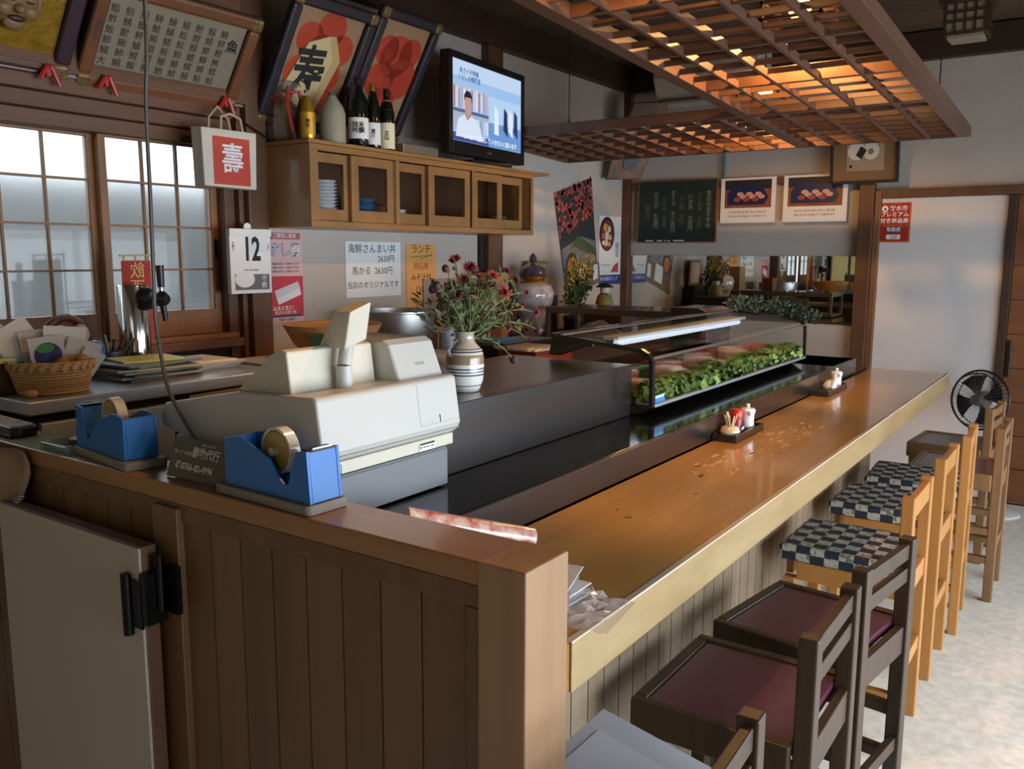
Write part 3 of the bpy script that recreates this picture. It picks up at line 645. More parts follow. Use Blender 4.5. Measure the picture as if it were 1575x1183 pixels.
for k in range(9):
    a = 2 * PI * k / 9; b = MB(); b.bar((-0.992 + 0.006 * math.cos(a), 2.718 + 0.006 * math.sin(a), 0.93), (-0.992 + 0.022 * math.cos(a), 2.718 + 0.022 * math.sin(a), 0.972 + 0.012 * r.random()), 0.0032, 0.0032); b.build('toothpick', mat('pick_wood', '#dfd2b0', 0.6), tp)
MB().bar((-0.99, 2.715, 0.93), (-1.0, 2.702, 0.992), 0.008, 0.008).build('spoon_handle', mat('spoon_wood', '#b99a62', 0.5), tp)
tray('condiment_tray', -1.03, -0.952, 3.78, 4.10, 'small dark tray with a leaning cruet and soy pot near the black box')
soy_pot((-0.985, 4.035, 0.9055), 'white lidded soy sauce pot on the farther tray')
cr = thing('white_cruet', 'white cruet of folded napkin shape next to the farther soy pot', 'cruet', (-0.985, 3.93, 0.9055))
MB().lathe((-0.985, 3.93, 0.9055), [(0.02, 0), (0.03, 0.012), (0.03, 0.03), (0.018, 0.045), (0.01, 0.05), (0, 0.051)], 20).build('body', MATS['porcelain'], cr, smooth=True)
MB().tube([(-0.97, 3.905, 0.92), (-0.96, 3.915, 0.955), (-0.97, 3.95, 0.975)], [0.011, 0.012, 0.008], 10).build('ladle', MATS['porcelain'], cr, smooth=True)

# magazine roll in film just behind the partition
rl = thing('rolled_magazine', 'rolled magazine in clear film lying behind the partition cap', 'magazine', (-1.1, 1.37, 0.95))
b = MB(); p, q = V((-1.06, 1.185, 1.004)), V((-0.93, 1.42, 0.926)); b.cyl(p, q, 0.0235, n=24, mi=0)
b.build('roll', mat('magazine_cover', '#b6443a', 0.25, noise=((30, 30, 30), '#e9d9c2', 0.9), coat=0.6), rl, smooth=True)
b = MB(); ax = (q - p).normalized(); b.cyl(q + ax * 0.0002, q + ax * 0.002, 0.0233, n=24); b.build('roll_end', mat('lavender_paper', '#b9bbd8', 0.6), rl)
b = MB()
for k in range(4): b.bar(p + ax * (0.16 + 0.006 * k) + V((0.008 * k - 0.010, -0.002, 0.0225)), p + ax * 0.262 + V((0.008 * k - 0.010, -0.002, 0.0235)), 0.005, 0.002)
b.build('cover_print', mat('print_gold', '#d8b06a', 0.3), rl)

# papers and clear wrapper at the near corner of the counter
pp = thing('loose_papers', 'fan of loose white and blue papers beside the end post', 'papers', (-0.74, 1.2, 0.9005))
for k, (a, c_) in enumerate([(0.15, '#dfe4ea'), (-0.1, '#e9e9e7'), (0.35, '#b9c7d8'), (0.02, '#f0f0ee'), (0.5, '#cfd8e2'), (0.25, '#ececea')]):
    b = MB(); b.T = Matrix.Translation((-0.765, 1.195, 0.902 + 0.007 * k)) @ Matrix.Rotation(a, 4, 'Z') @ Matrix.Rotation(0.05 * (k % 3), 4, 'X')
    b.box(-0.075, 0.055, -0.085, 0.09, 0, 0.0012); b.build('sheet', mat('sheet_%d' % k, c_, 0.7), pp)
b = MB(); r = random.Random(11); hg = {}
def crinkle(u, v):
    k = (round(u * 16), round(v * 12))
    if k not in hg: hg[k] = r.random()
    return V((-0.80 + 0.19 * u - 0.02 * v, 1.12 + 0.14 * v + 0.03 * u + 0.01 * hg[k], 0.903 + 0.026 * hg[k] * math.sin(PI * min(1, u * 1.1)) * (0.3 + v * 0.7)))
b.grid(crinkle, 16, 12); o = b.build('plastic_wrapper', mat('cellophane', '#ffffff', 0.12, trans=0.3, ior=1.3, alpha=0.38, spec=1.0))
tag(o, 'crinkled clear plastic wrapper catching light at the counter corner', 'plastic wrapper')

# ================================================================ chairs
m_check = checker_mat('checked_cushion', '#1c2431', '#a9a698', 0.043)
def make_chair(kind, name='bar_chair'):
    t = thing(name, '', 'chair', (0, 0, 0))
    if kind == 'honey': wd, seat, top, pw_, wm = 0.33, 0.555, 0.81, 0.036, w_nchair
    else: wd, seat, top, pw_, wm = 0.345, 0.56, 0.79 if kind == 'dark' else 0.775, 0.038, w_dchair if kind == 'dark' else w_bchair
    hx = 0.185; hy = wd / 2
    for s in (-1, 1):
        ya, yb = sorted((s * hy, s * (hy - pw_)))
        MB().box(hx - pw_, hx, ya, yb, 0, top).build('back_post', wm, t, bevel=0.004)
        MB().box(-hx + 0.005, -hx + 0.005 + pw_, ya, yb, 0, seat - 0.055).build('front_leg', wm, t, bevel=0.003)
        MB().box(-hx + 0.045, hx - pw_ - 0.001, ya + 0.008 * (s > 0), yb - 0.008 * (s < 0), 0.17, 0.20).build('stretcher', wm, t, bevel=0.002)
        MB().box(-hx + 0.045, hx - pw_ - 0.001, ya + 0.008 * (s > 0), yb - 0.008 * (s < 0), 0.30, 0.33).build('stretcher', wm, t, bevel=0.002)
    yi = hy - pw_ - 0.0005
    if kind == 'honey':
        MB().box(hx - 0.028, hx - 0.006, -yi, yi, top - 0.075, top - 0.012).build('back_rail', wm, t, bevel=0.003)
        MB().box(hx - 0.028, hx - 0.006, -yi, yi, 0.49, 0.55).build('back_rail', wm, t, bevel=0.003)
        MB().box(hx - 0.028, hx - 0.006, -yi, yi, 0.24, 0.285).build('back_rail', wm, t, bevel=0.003)
        for s in (-1, 1):
            ya, yb = sorted((s * (hy - 0.004), s * (hy - 0.024)))
            MB().box(-hx + 0.045, hx - pw_ - 0.001, ya, yb, seat - 0.06, seat - 0.002).build('seat_rail', wm, t, bevel=0.002)
        MB().box(-hx + 0.004, -hx + 0.026, -yi, yi, seat - 0.054, seat - 0.002).build('seat_rail', wm, t, bevel=0.002)
        MB().box(-hx - 0.012, hx - pw_ - 0.002, -hy - 0.004, hy + 0.004, seat, seat + 0.05).build('cushion', m_check, t, bevel=0.010, seg=3, label='navy and white checked cushion')
    else:
        MB().box(hx - 0.028, hx - 0.008, -yi, yi, top - 0.052, top - 0.012).build('back_rail', wm, t, bevel=0.003)
        MB().box(hx - 0.028, hx - 0.008, -yi, yi, top - 0.112, top - 0.074).build('back_rail', wm, t, bevel=0.003)
        MB().box(hx - 0.028, hx - 0.008, -yi, yi, 0.485, seat - 0.002).build('back_rail', wm, t, bevel=0.003)
        MB().box(hx - 0.028, hx - 0.008, -yi, yi, 0.215, 0.25).build('back_rail', wm, t, bevel=0.003)
        so = hy + 0.02
        for s in (-1, 1):
            ya, yb = sorted((s * so, s * (so - 0.026)))
            MB().box(-hx - 0.004, hx - pw_ - 0.001, ya, yb, seat - 0.062, seat + 0.012).build('seat_rail', wm, t, bevel=0.004)
        MB().box(-hx - 0.005, -hx + 0.023, -so + 0.0265, so - 0.0265, seat - 0.06, seat + 0.012).build('seat_rail', wm, t, bevel=0.004)
        MB().box(-hx + 0.0235, hx - pw_ - 0.001, -so + 0.0265, so - 0.0265, seat - 0.02, seat + 0.007).build('seat_pad', m_vinyl, t, bevel=0.004, seg=3)
    MB().box(-hx + 0.012, -hx + 0.034, -yi, yi, 0.24, 0.27).build('stretcher', wm, t, bevel=0.002)
    return t
cd_ = make_chair('dark', 'dark_bar_chair'); cn = make_chair('honey', 'honey_bar_chair'); cb = make_chair('brown', 'brown_bar_chair')
G1 = 'chairs along the sushi counter'
cd_.location = (-0.572, 1.745, 0); cd_['label'] = 'dark-stained bar chair with burgundy vinyl seat, second from the near end of the counter'
dup(cd_, (-0.565, 1.095, 0), math.radians(2), 'dark-stained bar chair partly cut off at the bottom, carrying the white envelope')
dup(cd_, (-0.552, 2.195, 0), math.radians(-8), 'dark-stained bar chair with burgundy vinyl seat, just before the checked cushions')
cn.location = (-0.59, 2.80, 0); cn['label'] = 'honey wood bar chair with checked cushion, nearest of the three with cushions'
dup(cn, (-0.592, 3.385, 0), 0, 'honey wood bar chair with checked cushion, middle of the three')
dup(cn, (-0.575, 3.85, 0), math.radians(3), 'honey wood bar chair with checked cushion, farthest of the three')
cb.location = (-0.49, 4.32, 0); cb['label'] = 'worn brown bar chair with purple seat pulled out from the counter'
dup(cb, (-0.575, 4.84, 0), math.radians(-4), 'worn brown bar chair with purple seat at the far end before the fan')
for o in [o for o in C.objects if o.parent is None and o.get('category') == 'chair']: o['group'] = G1

# envelope and catalogues on the nearest chair
cat_ = thing('catalogue_stack', 'stack of catalogues under the white envelope on the nearest chair', 'catalogues', (-0.60, 1.10, 0.573))
for k in range(4):
    b = MB(); b.T = Matrix.Translation((-0.585, 1.095, 0.574 + 0.009 * k)) @ Matrix.Rotation(0.1 * (k % 2), 4, 'Z'); b.box(-0.12, 0.12, -0.15, 0.15, 0, 0.0085); b.build('catalogue', mat('cat_%d' % k, ['#a9967c', '#d8d5cc', '#8d9bb0', '#c9b58f'][k], 0.5), cat_)
en = thing('document_envelope', 'large pale blue-white envelope with printed lines lying on the nearest chair', 'envelope', (-0.62, 1.2, 0.612))
be = Board(en, (-0.705, 1.085, 0.618), V((0.86, -0.50, 0.0)), V((0.12, 0.99, 0.02)))
E1 = V((-0.735, 1.385, 0.632)); E2 = V((-0.735, 1.05, 0.632)); E3 = V((-0.40, 0.97, 0.625)); E4 = V((-0.40, 1.305, 0.625))
be = Board(en, E2, E3 - E2, E1 - E2); lu = (E3 - E2).length; lv = be.W.dot(E1 - E2)
be = Board(en, E2, E3 - E2, (E1 - E2) - be.U * be.U.dot(E1 - E2)); uo = be.U.dot(E1 - E2); lv = be.W.dot(E1 - E2)
be.poly('sleeve', [(0, 0), (lu, 0), (lu + uo, lv), (uo, lv)], -0.004, 0, mat('envelope_paper', '#c3cbdb', 0.5), bevel=0.001)
be.poly('sheet', [(0.03 + uo * .1, 0.02), (lu * .9, 0.02), (lu * .9 + uo * .8, lv * .8), (0.03 + uo * .8, lv * .8)], 0.0003, 0.0012, mat('cover_sheet', '#d3dbee', 0.6))
be.rect('rule_line', 0.12, 0.29, 0.235, 0.2365, 0.0013, 0.0017, m_ink); be.text('ご案内 資料 一式', 0.15, 0.218, 0.008, m_ink, 0.0018)

# catalogue pile under the second chair
mg = thing('magazine_pile', 'pile of magazines with striped spines on the floor under a dark chair', 'magazines', (-0.57, 2.18, 0.0))
for k in range(6):
    MB().box(-0.69, -0.45, 2.08, 2.28, 0.001 + 0.012 * k, 0.012 + 0.012 * k).build('magazine', mat('mag_%d' % (k % 3), ['#3c5a8a', '#cfd6e0', '#6f7f99'][k % 3], 0.3), mg, bevel=0.001)

# ================================================================ electric fan
fn = thing('electric_fan', 'dark-bladed electric pedestal fan in front of the white door', 'fan', (-0.40, 5.74, 0))
n = V((-0.42, -0.9, 0.08)).normalized(); fc = V((-0.562, 5.62, 0.675)); a = n.orthogonal().normalized(); a = V((n.y, -n.x, 0)).normalized(); bb_ = n.cross(a)
for off, rr_ in ((0.035, 0.155), (-0.035, 0.155), (0.0, 0.172)):
    ring = [fc + n * off + (a * math.cos(t) + bb_ * math.sin(t)) * rr_ for t in [2 * PI * i / 40 for i in range(41)]]
    MB().tube(ring, 0.004 if off else 0.006, 6).build('guard_ring', m_black if off > -0.01 else mat('ring_grey', '#9a9a98', 0.4), fn, smooth=True)
b = MB()
for i in range(44):
    t = 2 * PI * i / 44; d = a * math.cos(t) + bb_ * math.sin(t)
    for sgn in (1, -1): b.tube([fc + n * sgn * 0.05 + d * 0.03, fc + n * sgn * 0.045 + d * 0.10, fc + n * sgn * 0.03 + d * 0.158, fc + d * 0.17], 0.0011, 4)
b.build('guard_wires', mat('wire_grey', '#55585a', 0.4), fn)
for k in range(4):
    t0 = k * PI / 2 + 0.4; vs = []
    for i in range(7):
        for j in range(7):
            rr_ = 0.03 + 0.115 * j / 6; t = t0 + (-0.55 + 1.1 * i / 6) * (0.55 + 0.45 * j / 6); d = a * math.cos(t) + bb_ * math.sin(t)
            vs.append(fc + d * rr_ + n * (0.018 * (i / 6 - 0.5)))
    b = MB(); b.add(vs, [(i * 7 + j, i * 7 + j + 1, (i + 1) * 7 + j + 1, (i + 1) * 7 + j) for i in range(6) for j in range(6)])
    o = b.build('blade', mat('fan_blade', '#1f2323', 0.3), fn, smooth=True); sd = o.modifiers.new('s', 'SOLIDIFY'); sd.thickness = 0.002
MB().cyl(fc + n * 0.02, fc + n * 0.052, 0.036, 0.03, n=24).build('hub_cap', mat('hub_grey', '#5c6060', 0.4), fn, smooth=True)
MB().lathe(fc - n * 0.04, [(0.052, 0), (0.056, 0.02), (0.05, 0.07), (0.03, 0.10), (0, 0.105)], 24, ax=-n).build('motor_housing', mat('fan_white', '#c9c8c4', 0.4), fn, smooth=True)
bp_ = fc - n * 0.10
MB().tube([(bp_.x, bp_.y, bp_.z - 0.03), (bp_.x, bp_.y, 0.30), (bp_.x, bp_.y, 0.025)], 0.013, 12).build('pole', MATS['fan_white'], fn, smooth=True)
MB().lathe((bp_.x + 0.06, bp_.y - 0.02, 0), [(0.15, 0), (0.15, 0.012), (0.12, 0.024), (0.03, 0.03), (0, 0.03)], 32).build('base', MATS['fan_white'], fn, smooth=True)

# ================================================================ left wall: cabinet and what stands on it
LW = (XL, 0, 0)
def lboard(root, x=XL + 0.0005): return Board(root, (x, 0, 0), (0, 1, 0), (0, 0, 1))
cx0, cx1 = XL + 0.001, -2.745
cb_ = thing('wall_cabinet', 'long honey wood wall cabinet with six small glazed sliding doors', 'cabinet', (-2.92, 3.35, 1.61))
MB().box(cx0, cx1, 2.515, 2.535, 1.612, 1.95).build('side_panel', w_cab, cb_, bevel=0.002)
MB().box(cx0, cx1, 4.17, 4.19, 1.612, 1.95).build('side_panel', w_cab, cb_, bevel=0.002)
MB().box(cx0, cx1, 2.536, 4.169, 1.612, 1.632).build('bottom_panel', w_cabx, cb_)
MB().box(cx0, cx1 + 0.012, 2.505, 4.345, 1.951, 1.967).build('top_panel', w_cabx, cb_, bevel=0.002)
MB().box(cx0, cx0 + 0.01, 2.536, 4.169, 1.633, 1.95).build('back_panel', w_trim, cb_)
MB().box(cx1 - 0.001, cx1 + 0.006, 2.515, 4.19, 1.612, 1.638).build('front_rail', w_cabx, cb_, bevel=0.0015)
MB().box(cx1 - 0.001, cx1 + 0.006, 2.515, 4.19, 1.925, 1.95).build('front_rail', w_cabx, cb_, bevel=0.0015)
for ya, yb in ((2.515, 2.56), (3.035, 3.06), (3.615, 3.635), (4.165, 4.19)): MB().box(cx1 - 0.001, cx1 + 0.006, ya, yb, 1.6385, 1.9245).build('mullion', w_cab, cb_, bevel=0.001)
for ya, yb, xx in ((2.555, 2.77, -2.785), (2.765, 3.035, -2.762), (3.06, 3.29, -2.785), (3.285, 3.615, -2.762), (3.635, 3.90, -2.762), (3.885, 4.13, -2.785)):
    b = MB(); s_ = 0.044 if xx > -2.78 else 0.03
    b.box(xx - 0.008, xx + 0.008, ya, ya + s_, 1.64, 1.923); b.box(xx - 0.008, xx + 0.008, yb - s_, yb, 1.64, 1.923)
    b.box(xx - 0.008, xx + 0.008, ya + s_, yb - s_, 1.64, 1.69); b.box(xx - 0.008, xx + 0.008, ya + s_, yb - s_, 1.883, 1.923)
    d = b.build('door', w_cab, cb_)
    MB().box(xx - 0.0015, xx + 0.0015, ya + s_, yb - s_, 1.69, 1.883).build('pane', m_cabglass, d)
def stack(name, label, cat, y, x, r, n, h, m, grp=None):
    for k in range(n):
        b = MB(); b.lathe((x, y, 1.634 + k * h), [(r * 0.55, 0), (r * 0.6, h * .3), (r, h * 1.5), (r * 0.97, h * 1.5), (r * .5, h * 0.5), (0, h * 0.45)], 22)
        o = b.build(name, m, smooth=True); tag(o, label + ', ' + ORD[k] + ' from the bottom', cat, grp)
stack('white_bowl', 'white bowl stacked behind the first cabinet door', 'bowl', 2.690, -2.858, 0.066, 12, 0.0145, MATS['porcelain'], 'white bowls in the cabinet')
stack('blue_bowl', 'blue bowl stacked behind the second cabinet door', 'bowl', 2.925, -2.85, 0.062, 4, 0.026, mat('blue_glaze', '#3f6a94', 0.2), 'blue bowls in the cabinet')
stack('white_dish', 'small white dish stacked behind the third cabinet door', 'dish', 3.165, -2.85, 0.045, 6, 0.012, MATS['porcelain'], 'small dishes in the cabinet')
MB().lathe((-2.92, 3.09, 1.634), [(0.05, 0), (0.058, 0.02), (0.058, 0.09), (0.0, 0.1)], 20).build('tan_canister', mat('tan', '#a88a6b', 0.5), smooth=True); tag(bpy.data.objects['tan_canister'], 'tan canister beside the blue bowls in the cabinet', 'canister')
for k, yy in enumerate((3.83, 3.99, 4.03, 4.07)):
    o = MB().lathe((-2.87, yy, 1.634), [(0.016, 0), (0.019, 0.06 + .02 * (k % 2)), (0.0175, 0.06 + .02 * (k % 2)), (0.0145, 0.004)], 16).build('small_glass', mat('tumbler', '#cfd6d8', 0.05, trans=0.8, ior=1.2), smooth=True)
    tag(o, ORD[k] + ' small drinking glass from the near side, inside the far cabinet doors', 'glass', 'small glasses in the cabinet')

# bottles on the cabinet
ZT = 1.968
m_bot_dark = mat('dark_green_glass', '#0f140d', 0.08, coat=0.5); m_lab = mat('bottle_label', '#d9cfb4', 0.6)
def bottle(x, y, r, h, neck, body_m, label, cap_m=None, lab=None, labh=(0.06, 0.15), seal=None, txt=None, name='sake_bottle', frosted=False):
    t = thing(name, label, 'bottle', (x, y, ZT), 'bottles on the wall cabinet')
    sh = h * 0.62
    MB().lathe((x, y, ZT), [(r * .9, 0), (r, 0.006), (r, sh), (r * .82, sh + 0.03), (neck * 1.1, sh + 0.075), (neck, h * 0.93), (neck, h)], 24).build('glass_body', body_m, t, smooth=True)
    MB().lathe((x, y, ZT + h), [(neck * 1.15, -0.03), (neck * 1.2, -0.004), (neck * 1.1, 0.004), (0, 0.005)], 18).build('cap', cap_m or m_black, t, smooth=True)
    if lab:
        MB().lathe((x, y, ZT + labh[0]), [(r + 0.0008, 0), (r + 0.0008, labh[1] - labh[0])], 24).build('label', lab, t, smooth=True)
        if txt:
            dv = V((0 - x, 0 - y, 0)).normalized(); Uv = V((-dv.y, dv.x, 0))
            bt = Board(t, V((x, y, ZT)) + dv * (r + 0.0012), Uv, (0, 0, 1)); bt.text(txt, 0, (labh[0] + labh[1]) / 2, r * 0.62, m_ink, 0.0012, line=0.9, bold=0.0004)
    if seal: MB().lathe((x, y, ZT + sh + 0.012), [(r * 0.93, 0), (r * .75, 0.022), (r * 0.55, 0.045)], 20).build('neck_band', seal, t, smooth=True)
    return t
m_gold2 = mat('gold_foil', '#d6a93a', 0.25, 0.9)
bottle(-2.80, 2.565, 0.031, 0.165, 0.011, mat('gold_bottle', '#c79a35', 0.25, 0.7), 'small gold-labelled bottle with a yellow cap at the cabinet corner', mat('yellow_cap', '#d7b84a', 0.4), mat('gold_label', '#c9a23c', 0.35, 0.5), (0.02, 0.11), txt='純\n米')
bottle(-2.82, 2.725, 0.056, 0.21, 0.014, mat('frosted_bottle', '#b9b39c', 0.45, trans=0.35), 'broad frosted pale bottle with a grey cap', mat('grey_cap', '#5c5550', 0.4))
bottle(-2.90, 2.90, 0.032, 0.27, 0.0115, m_bot_dark, 'dark bottle with a gold neck band behind the frosted one', None, m_lab, (0.03, 0.10), m_gold2)
bottle(-2.80, 2.862, 0.044, 0.30, 0.013, m_bot_dark, 'large dark green sake bottle with a square white label', None, m_paper, (0.035, 0.125), txt='純米\n吟醸')
bottle(-2.90, 2.98, 0.03, 0.28, 0.011, m_bot_dark, 'tall thin dark bottle standing in the back row')
bottle(-2.80, 2.955, 0.033, 0.285, 0.012, m_bot_dark, 'dark bottle with gold foil neck and narrow white label', m_gold2, m_paper, (0.02, 0.115), txt='清\n酒')
bottle(-2.80, 3.045, 0.036, 0.275, 0.0115, m_bot_dark, 'dark bottle with a gold shoulder ornament and cream label', None, mat('cream_label', '#e2d8b8', 0.6), (0.01, 0.125), mat('gold_orn', '#e0b45a', 0.3, 0.6), txt='立\n山')
bottle(-2.88, 2.615, 0.030, 0.19, 0.0105, mat('amber_glass', '#5a4a1c', 0.15, coat=0.4), 'olive brown bottle behind the gold-labelled one', m_gold2)
# treasure-boat ornament behind the bottles, wrapped gift at the corner
orn = thing('boat_ornament', 'small gold and blue treasure boat ornament behind the bottles', 'ornament', (-2.95, 3.02, ZT))
MB().box(-2.99, -2.91, 2.93, 3.10, ZT, ZT + 0.18).build('sail', mat('cream_sail', '#cdb98c', 0.5), orn, bevel=0.004)
b = MB()
for k in range(5): b.ball((-2.94, 2.92 + 0.045 * k, ZT + 0.23 + 0.02 * (k % 2)), 0.022, 0.03, 0.03, 10, 7)
b.build('crest', mat('blue_crest', '#53788c', 0.4, noise=(40, '#b08a3c', 0.7)), orn, smooth=True)
MB().prism([(2.93, ZT + 0.19), (3.10, ZT + 0.19), (3.14, ZT + 0.24), (2.90, ZT + 0.24)], lambda u, v, d: (d, u, v), -2.98, -2.91).build('hull', mat('hull_red', '#a85c3a', 0.4), orn)
gf = thing('wrapped_gift', 'cellophane-wrapped gift with a red ribbon at the near corner of the cabinet top', 'gift', (-2.93, 2.58, ZT))
b = MB(); b.lathe((-2.97, 2.58, ZT), [(0.055, 0), (0.07, 0.06), (0.06, 0.15), (0.03, 0.19), (0.075, 0.245), (0.07, 0.25)], 9); b.build('cellophane', mat('cello', '#dcd8c8', 0.12, trans=0.8, ior=1.15, alpha=0.7), gf)
MB().box(-3.0, -2.94, 2.555, 2.605, ZT, ZT + 0.10).build('box', mat('gift_gold', '#b48f49', 0.4, noise=(30, '#7c5a2b', 0.7)), gf)
MB().ball((-2.97, 2.58, ZT + 0.13), 0.028, 0.03, 0.034, 12, 8).build('figure', mat('fig_gold', '#c5a56a', 0.35), gf, smooth=True)
b = MB(); b.tube([(-2.90, 2.56, ZT + 0.20), (-2.885, 2.54, ZT + 0.22), (-2.88, 2.53, ZT + 0.14), (-2.87, 2.55, ZT + 0.03)], 0.008, 6); b.tube([(-2.90, 2.565, ZT + 0.20), (-2.885, 2.60, ZT + 0.21), (-2.88, 2.615, ZT + 0.13)], 0.008, 6)
b.build('ribbon', mat('ribbon_red', '#b33a3a', 0.4), gf, smooth=True)
# set-top box and television
b = MB().box(-2.93, -2.762, 3.115, 3.37, ZT, ZT + 0.045); o = b.build('set_top_box', mat('stb_silver', '#8f887a', 0.35, 0.6), bevel=0.003); tag(o, 'flat silver set-top box between the bottles and the television', 'set-top box')
tv = thing('television', 'black flat television on the cabinet showing a man beside bookshelves', 'television', (-2.78, 3.78, ZT))
n_, f_ = V((-2.70, 3.375, 1.995)), V((-2.765, 4.125, 1.995))
T = Board(tv, n_, f_ - n_, (0, 0, 1)); TW, TH = (f_ - n_).length, 0.482
T.rect('bezel', 0, TW, 0, TH, -0.05, -0.002, m_black, bevel=0.006)
T.rect('back_housing', 0.06, TW - 0.06, 0.05, TH - 0.05, -0.10, -0.05, m_black, bevel=0.012)
T.rect('bezel', 0, 0.034, 0, TH, -0.002, 0.004, m_black, bevel=0.002); T.rect('bezel', TW - 0.034, TW, 0, TH, -0.002, 0.004, m_black, bevel=0.002)
T.rect('bezel', 0.034, TW - 0.034, TH - 0.034, TH, -0.002, 0.004, m_black, bevel=0.002); T.rect('bezel', 0.034, TW - 0.034, 0, 0.062, -0.002, 0.004, m_black, bevel=0.002)
def em(nm, c, s=0.95): return mat(nm, '#050505', 0.3, emit=(c, s))
T.rect('screen', 0.034, TW - 0.034, 0.062, TH - 0.034, -0.002, -0.0012, em('scr_sky', '#9fc6f2'))
sc0, sc1 = 0.036, TW - 0.036
def S(name, u0, u1, v0, v1, lay, c): T.rect(name, sc0 + u0 * (sc1 - sc0), sc0 + u1 * (sc1 - sc0), 0.064 + v0 * 0.384, 0.064 + v1 * 0.384, -0.0012 + lay * 0.0003, -0.0010 + lay * 0.0003, em('scr' + c[1:], c))
S('screen_picture', 0, 1, 0.80, 1, 0, '#c4daf6'); S('screen_picture', 0.0, 0.5, 0.50, 0.70, 0, '#b9c6dc'); S('screen_picture', 0, 0.5, 0.16, 0.36, 0, '#aab6cf'); S('screen_picture', 0, 0.5, 0.36, 0.40, 0, '#56688c'); S('screen_picture', 0, 0.5, 0, 0.10, 1, '#40519a'); S('screen_picture', 0.5, 1, 0, 0.55, 0, '#6f9bd6'); S('screen_picture', 0.5, 1, 0.32, 0.66, 1, '#b9d6f6')
cs = ['#b87f86', '#d5dae6', '#8fa7c9', '#c3a9b0', '#e6ebf4', '#7fb3d9', '#d9dbe4', '#8d8fb3', '#c9d3e6', '#dfe6f1']
for k in range(14): S('screen_picture', 0.01 + k * 0.034, 0.034 + k * 0.034, 0.41, 0.68 - 0.015 * (k % 3), 1, cs[k % 10])
for k in range(9): S('screen_picture', 0.27 + k * 0.025, 0.288 + k * 0.025, 0.14, 0.31, 1, cs[(k * 3) % 10])
def SP(name, pts, lay, c): T.poly(name, [(sc0 + u * (sc1 - sc0), 0.064 + v * 0.384) for u, v in pts], -0.0012 + lay * 0.0003, -0.0010 + lay * 0.0003, em('scr' + c[1:], c))
SP('screen_picture', [(0.04, 0.05), (0.40, 0.05), (0.38, 0.2), (0.32, 0.30), (0.24, 0.34), (0.16, 0.34), (0.07, 0.27)], 2, '#dbe7fa')
SP('screen_picture', [(0.16, 0.34), (0.20, 0.27), (0.255, 0.35), (0.25, 0.40), (0.17, 0.40)], 3, '#b58f90')
T.disc('screen_picture', sc0 + 0.205 * (sc1 - sc0), 0.064 + 0.47 * 0.384, 0.034, 0.052, -0.0002, 0.0, em('scr_face', '#c49c98'))
SP('screen_picture', [(0.155, 0.5), (0.15, 0.58), (0.18, 0.64), (0.23, 0.64), (0.262, 0.57), (0.255, 0.50), (0.245, 0.56), (0.17, 0.56)], 5, '#22242c')
for px_, c_ in ((0.58, '#e6f1ff'), (0.72, '#23365e'), (0.80, '#e6eefc'), (0.88, '#2c3f70')): SP('screen_picture', [(px_, 0.18 + 0.08 * (px_ > .7)), (px_ + 0.07, 0.17), (px_ + 0.06, 0.5), (px_ + 0.01, 0.56)], 3, c_)
T.text('あさイチ特集', sc0 + 0.15, 0.40, 0.030, em('scr_txt', '#4f6fa8'), 0.0006, bold=0.0006); T.text('くらしの情報室', sc0 + 0.15, 0.368, 0.030, em('scr_txt', '#4f6fa8'), 0.0006, bold=0.0006)
T.text('ていねいに説明して いきたいと思います', sc0 + 0.36, 0.088, 0.030, em('scr_cap', '#f4f8ff'), 0.0008, bold=0.0005)
MB().box(-2.85, -2.72, 3.60, 3.95, ZT, ZT + 0.012).build('stand_foot', m_black, tv, bevel=0.003); MB().box(-2.81, -2.77, 3.72, 3.82, ZT + 0.012, ZT + 0.06).build('stand_neck', m_black, tv)
T.text('TOSHIBA', TW / 2, 0.028, 0.012, mat('logo_silver', '#8a8a8a', 0.4), 0.0045)

# ================================================================ leaning framed boards
def leaning(name, label, O, Wd, H, lean, border, bm, cm, groupn=None):
    t = thing(name, label, 'framed picture', O)
    B = Board(t, O, (0, 1, 0), lean); e = 0.03
    B.rect('backing', 0, Wd, 0, H, -0.004, 0.004, m_blackm)
    for (u0, u1, v0, v1) in ((0, Wd, 0, border), (0, Wd, H - border, H), (0, border, border, H - border), (Wd - border, Wd, border, H - border)):
        B.rect('frame_bar', u0, u1, v0, v1, 0.004, e, bm, bevel=0.012)
    for (u0, v0) in ((0, 0), (Wd - border, 0), (0, H - border), (Wd - border, H - border)):
        B.rect('corner_fitting', u0 - 0.001, u0 + border + 0.001, v0 - 0.001, v0 + border + 0.001, 0.0035, e + 0.003, cm, bevel=0.012)
    return t, B
m_gcorner = mat('aged_gilt', '#8c7148', 0.45, 0.4, noise=(60, '#4c3a26', 0.8), bump=(60, 0.4))
m_ind = mat('indigo_frame', '#20262f', 0.4, noise=(12, '#3a2a2c', 0.8))
lean1 = (0.27, 0, 0.45)
tA, A = leaning('shogi_picture', 'leaning framed picture of a cream shogi piece lettered 寿 on vermilion', (-3.045, 2.475, 2.05), 0.465, 0.575, lean1, 0.05, m_ind, m_gcorner)
tB, Bb = leaning('vermilion_picture', 'leaning framed picture with plain vermilion blossom beside the television', (-3.045, 2.945, 2.05), 0.405, 0.625, lean1, 0.05, m_ind, m_gcorner)
m_tan = mat('tan_ground', '#9a7a58', 0.7, noise=(8, '#86664a', 0.6)); m_verm = mat('vermilion_blossom', '#b23a1c', 0.6, noise=(5, '#9c2c18', 0.7))
for BB, wd_, hh in ((A, 0.465, 0.575), (Bb, 0.405, 0.625)):
    BB.rect('ground', 0.05, wd_ - 0.05, 0.05, hh - 0.05, 0.004, 0.005, m_tan)
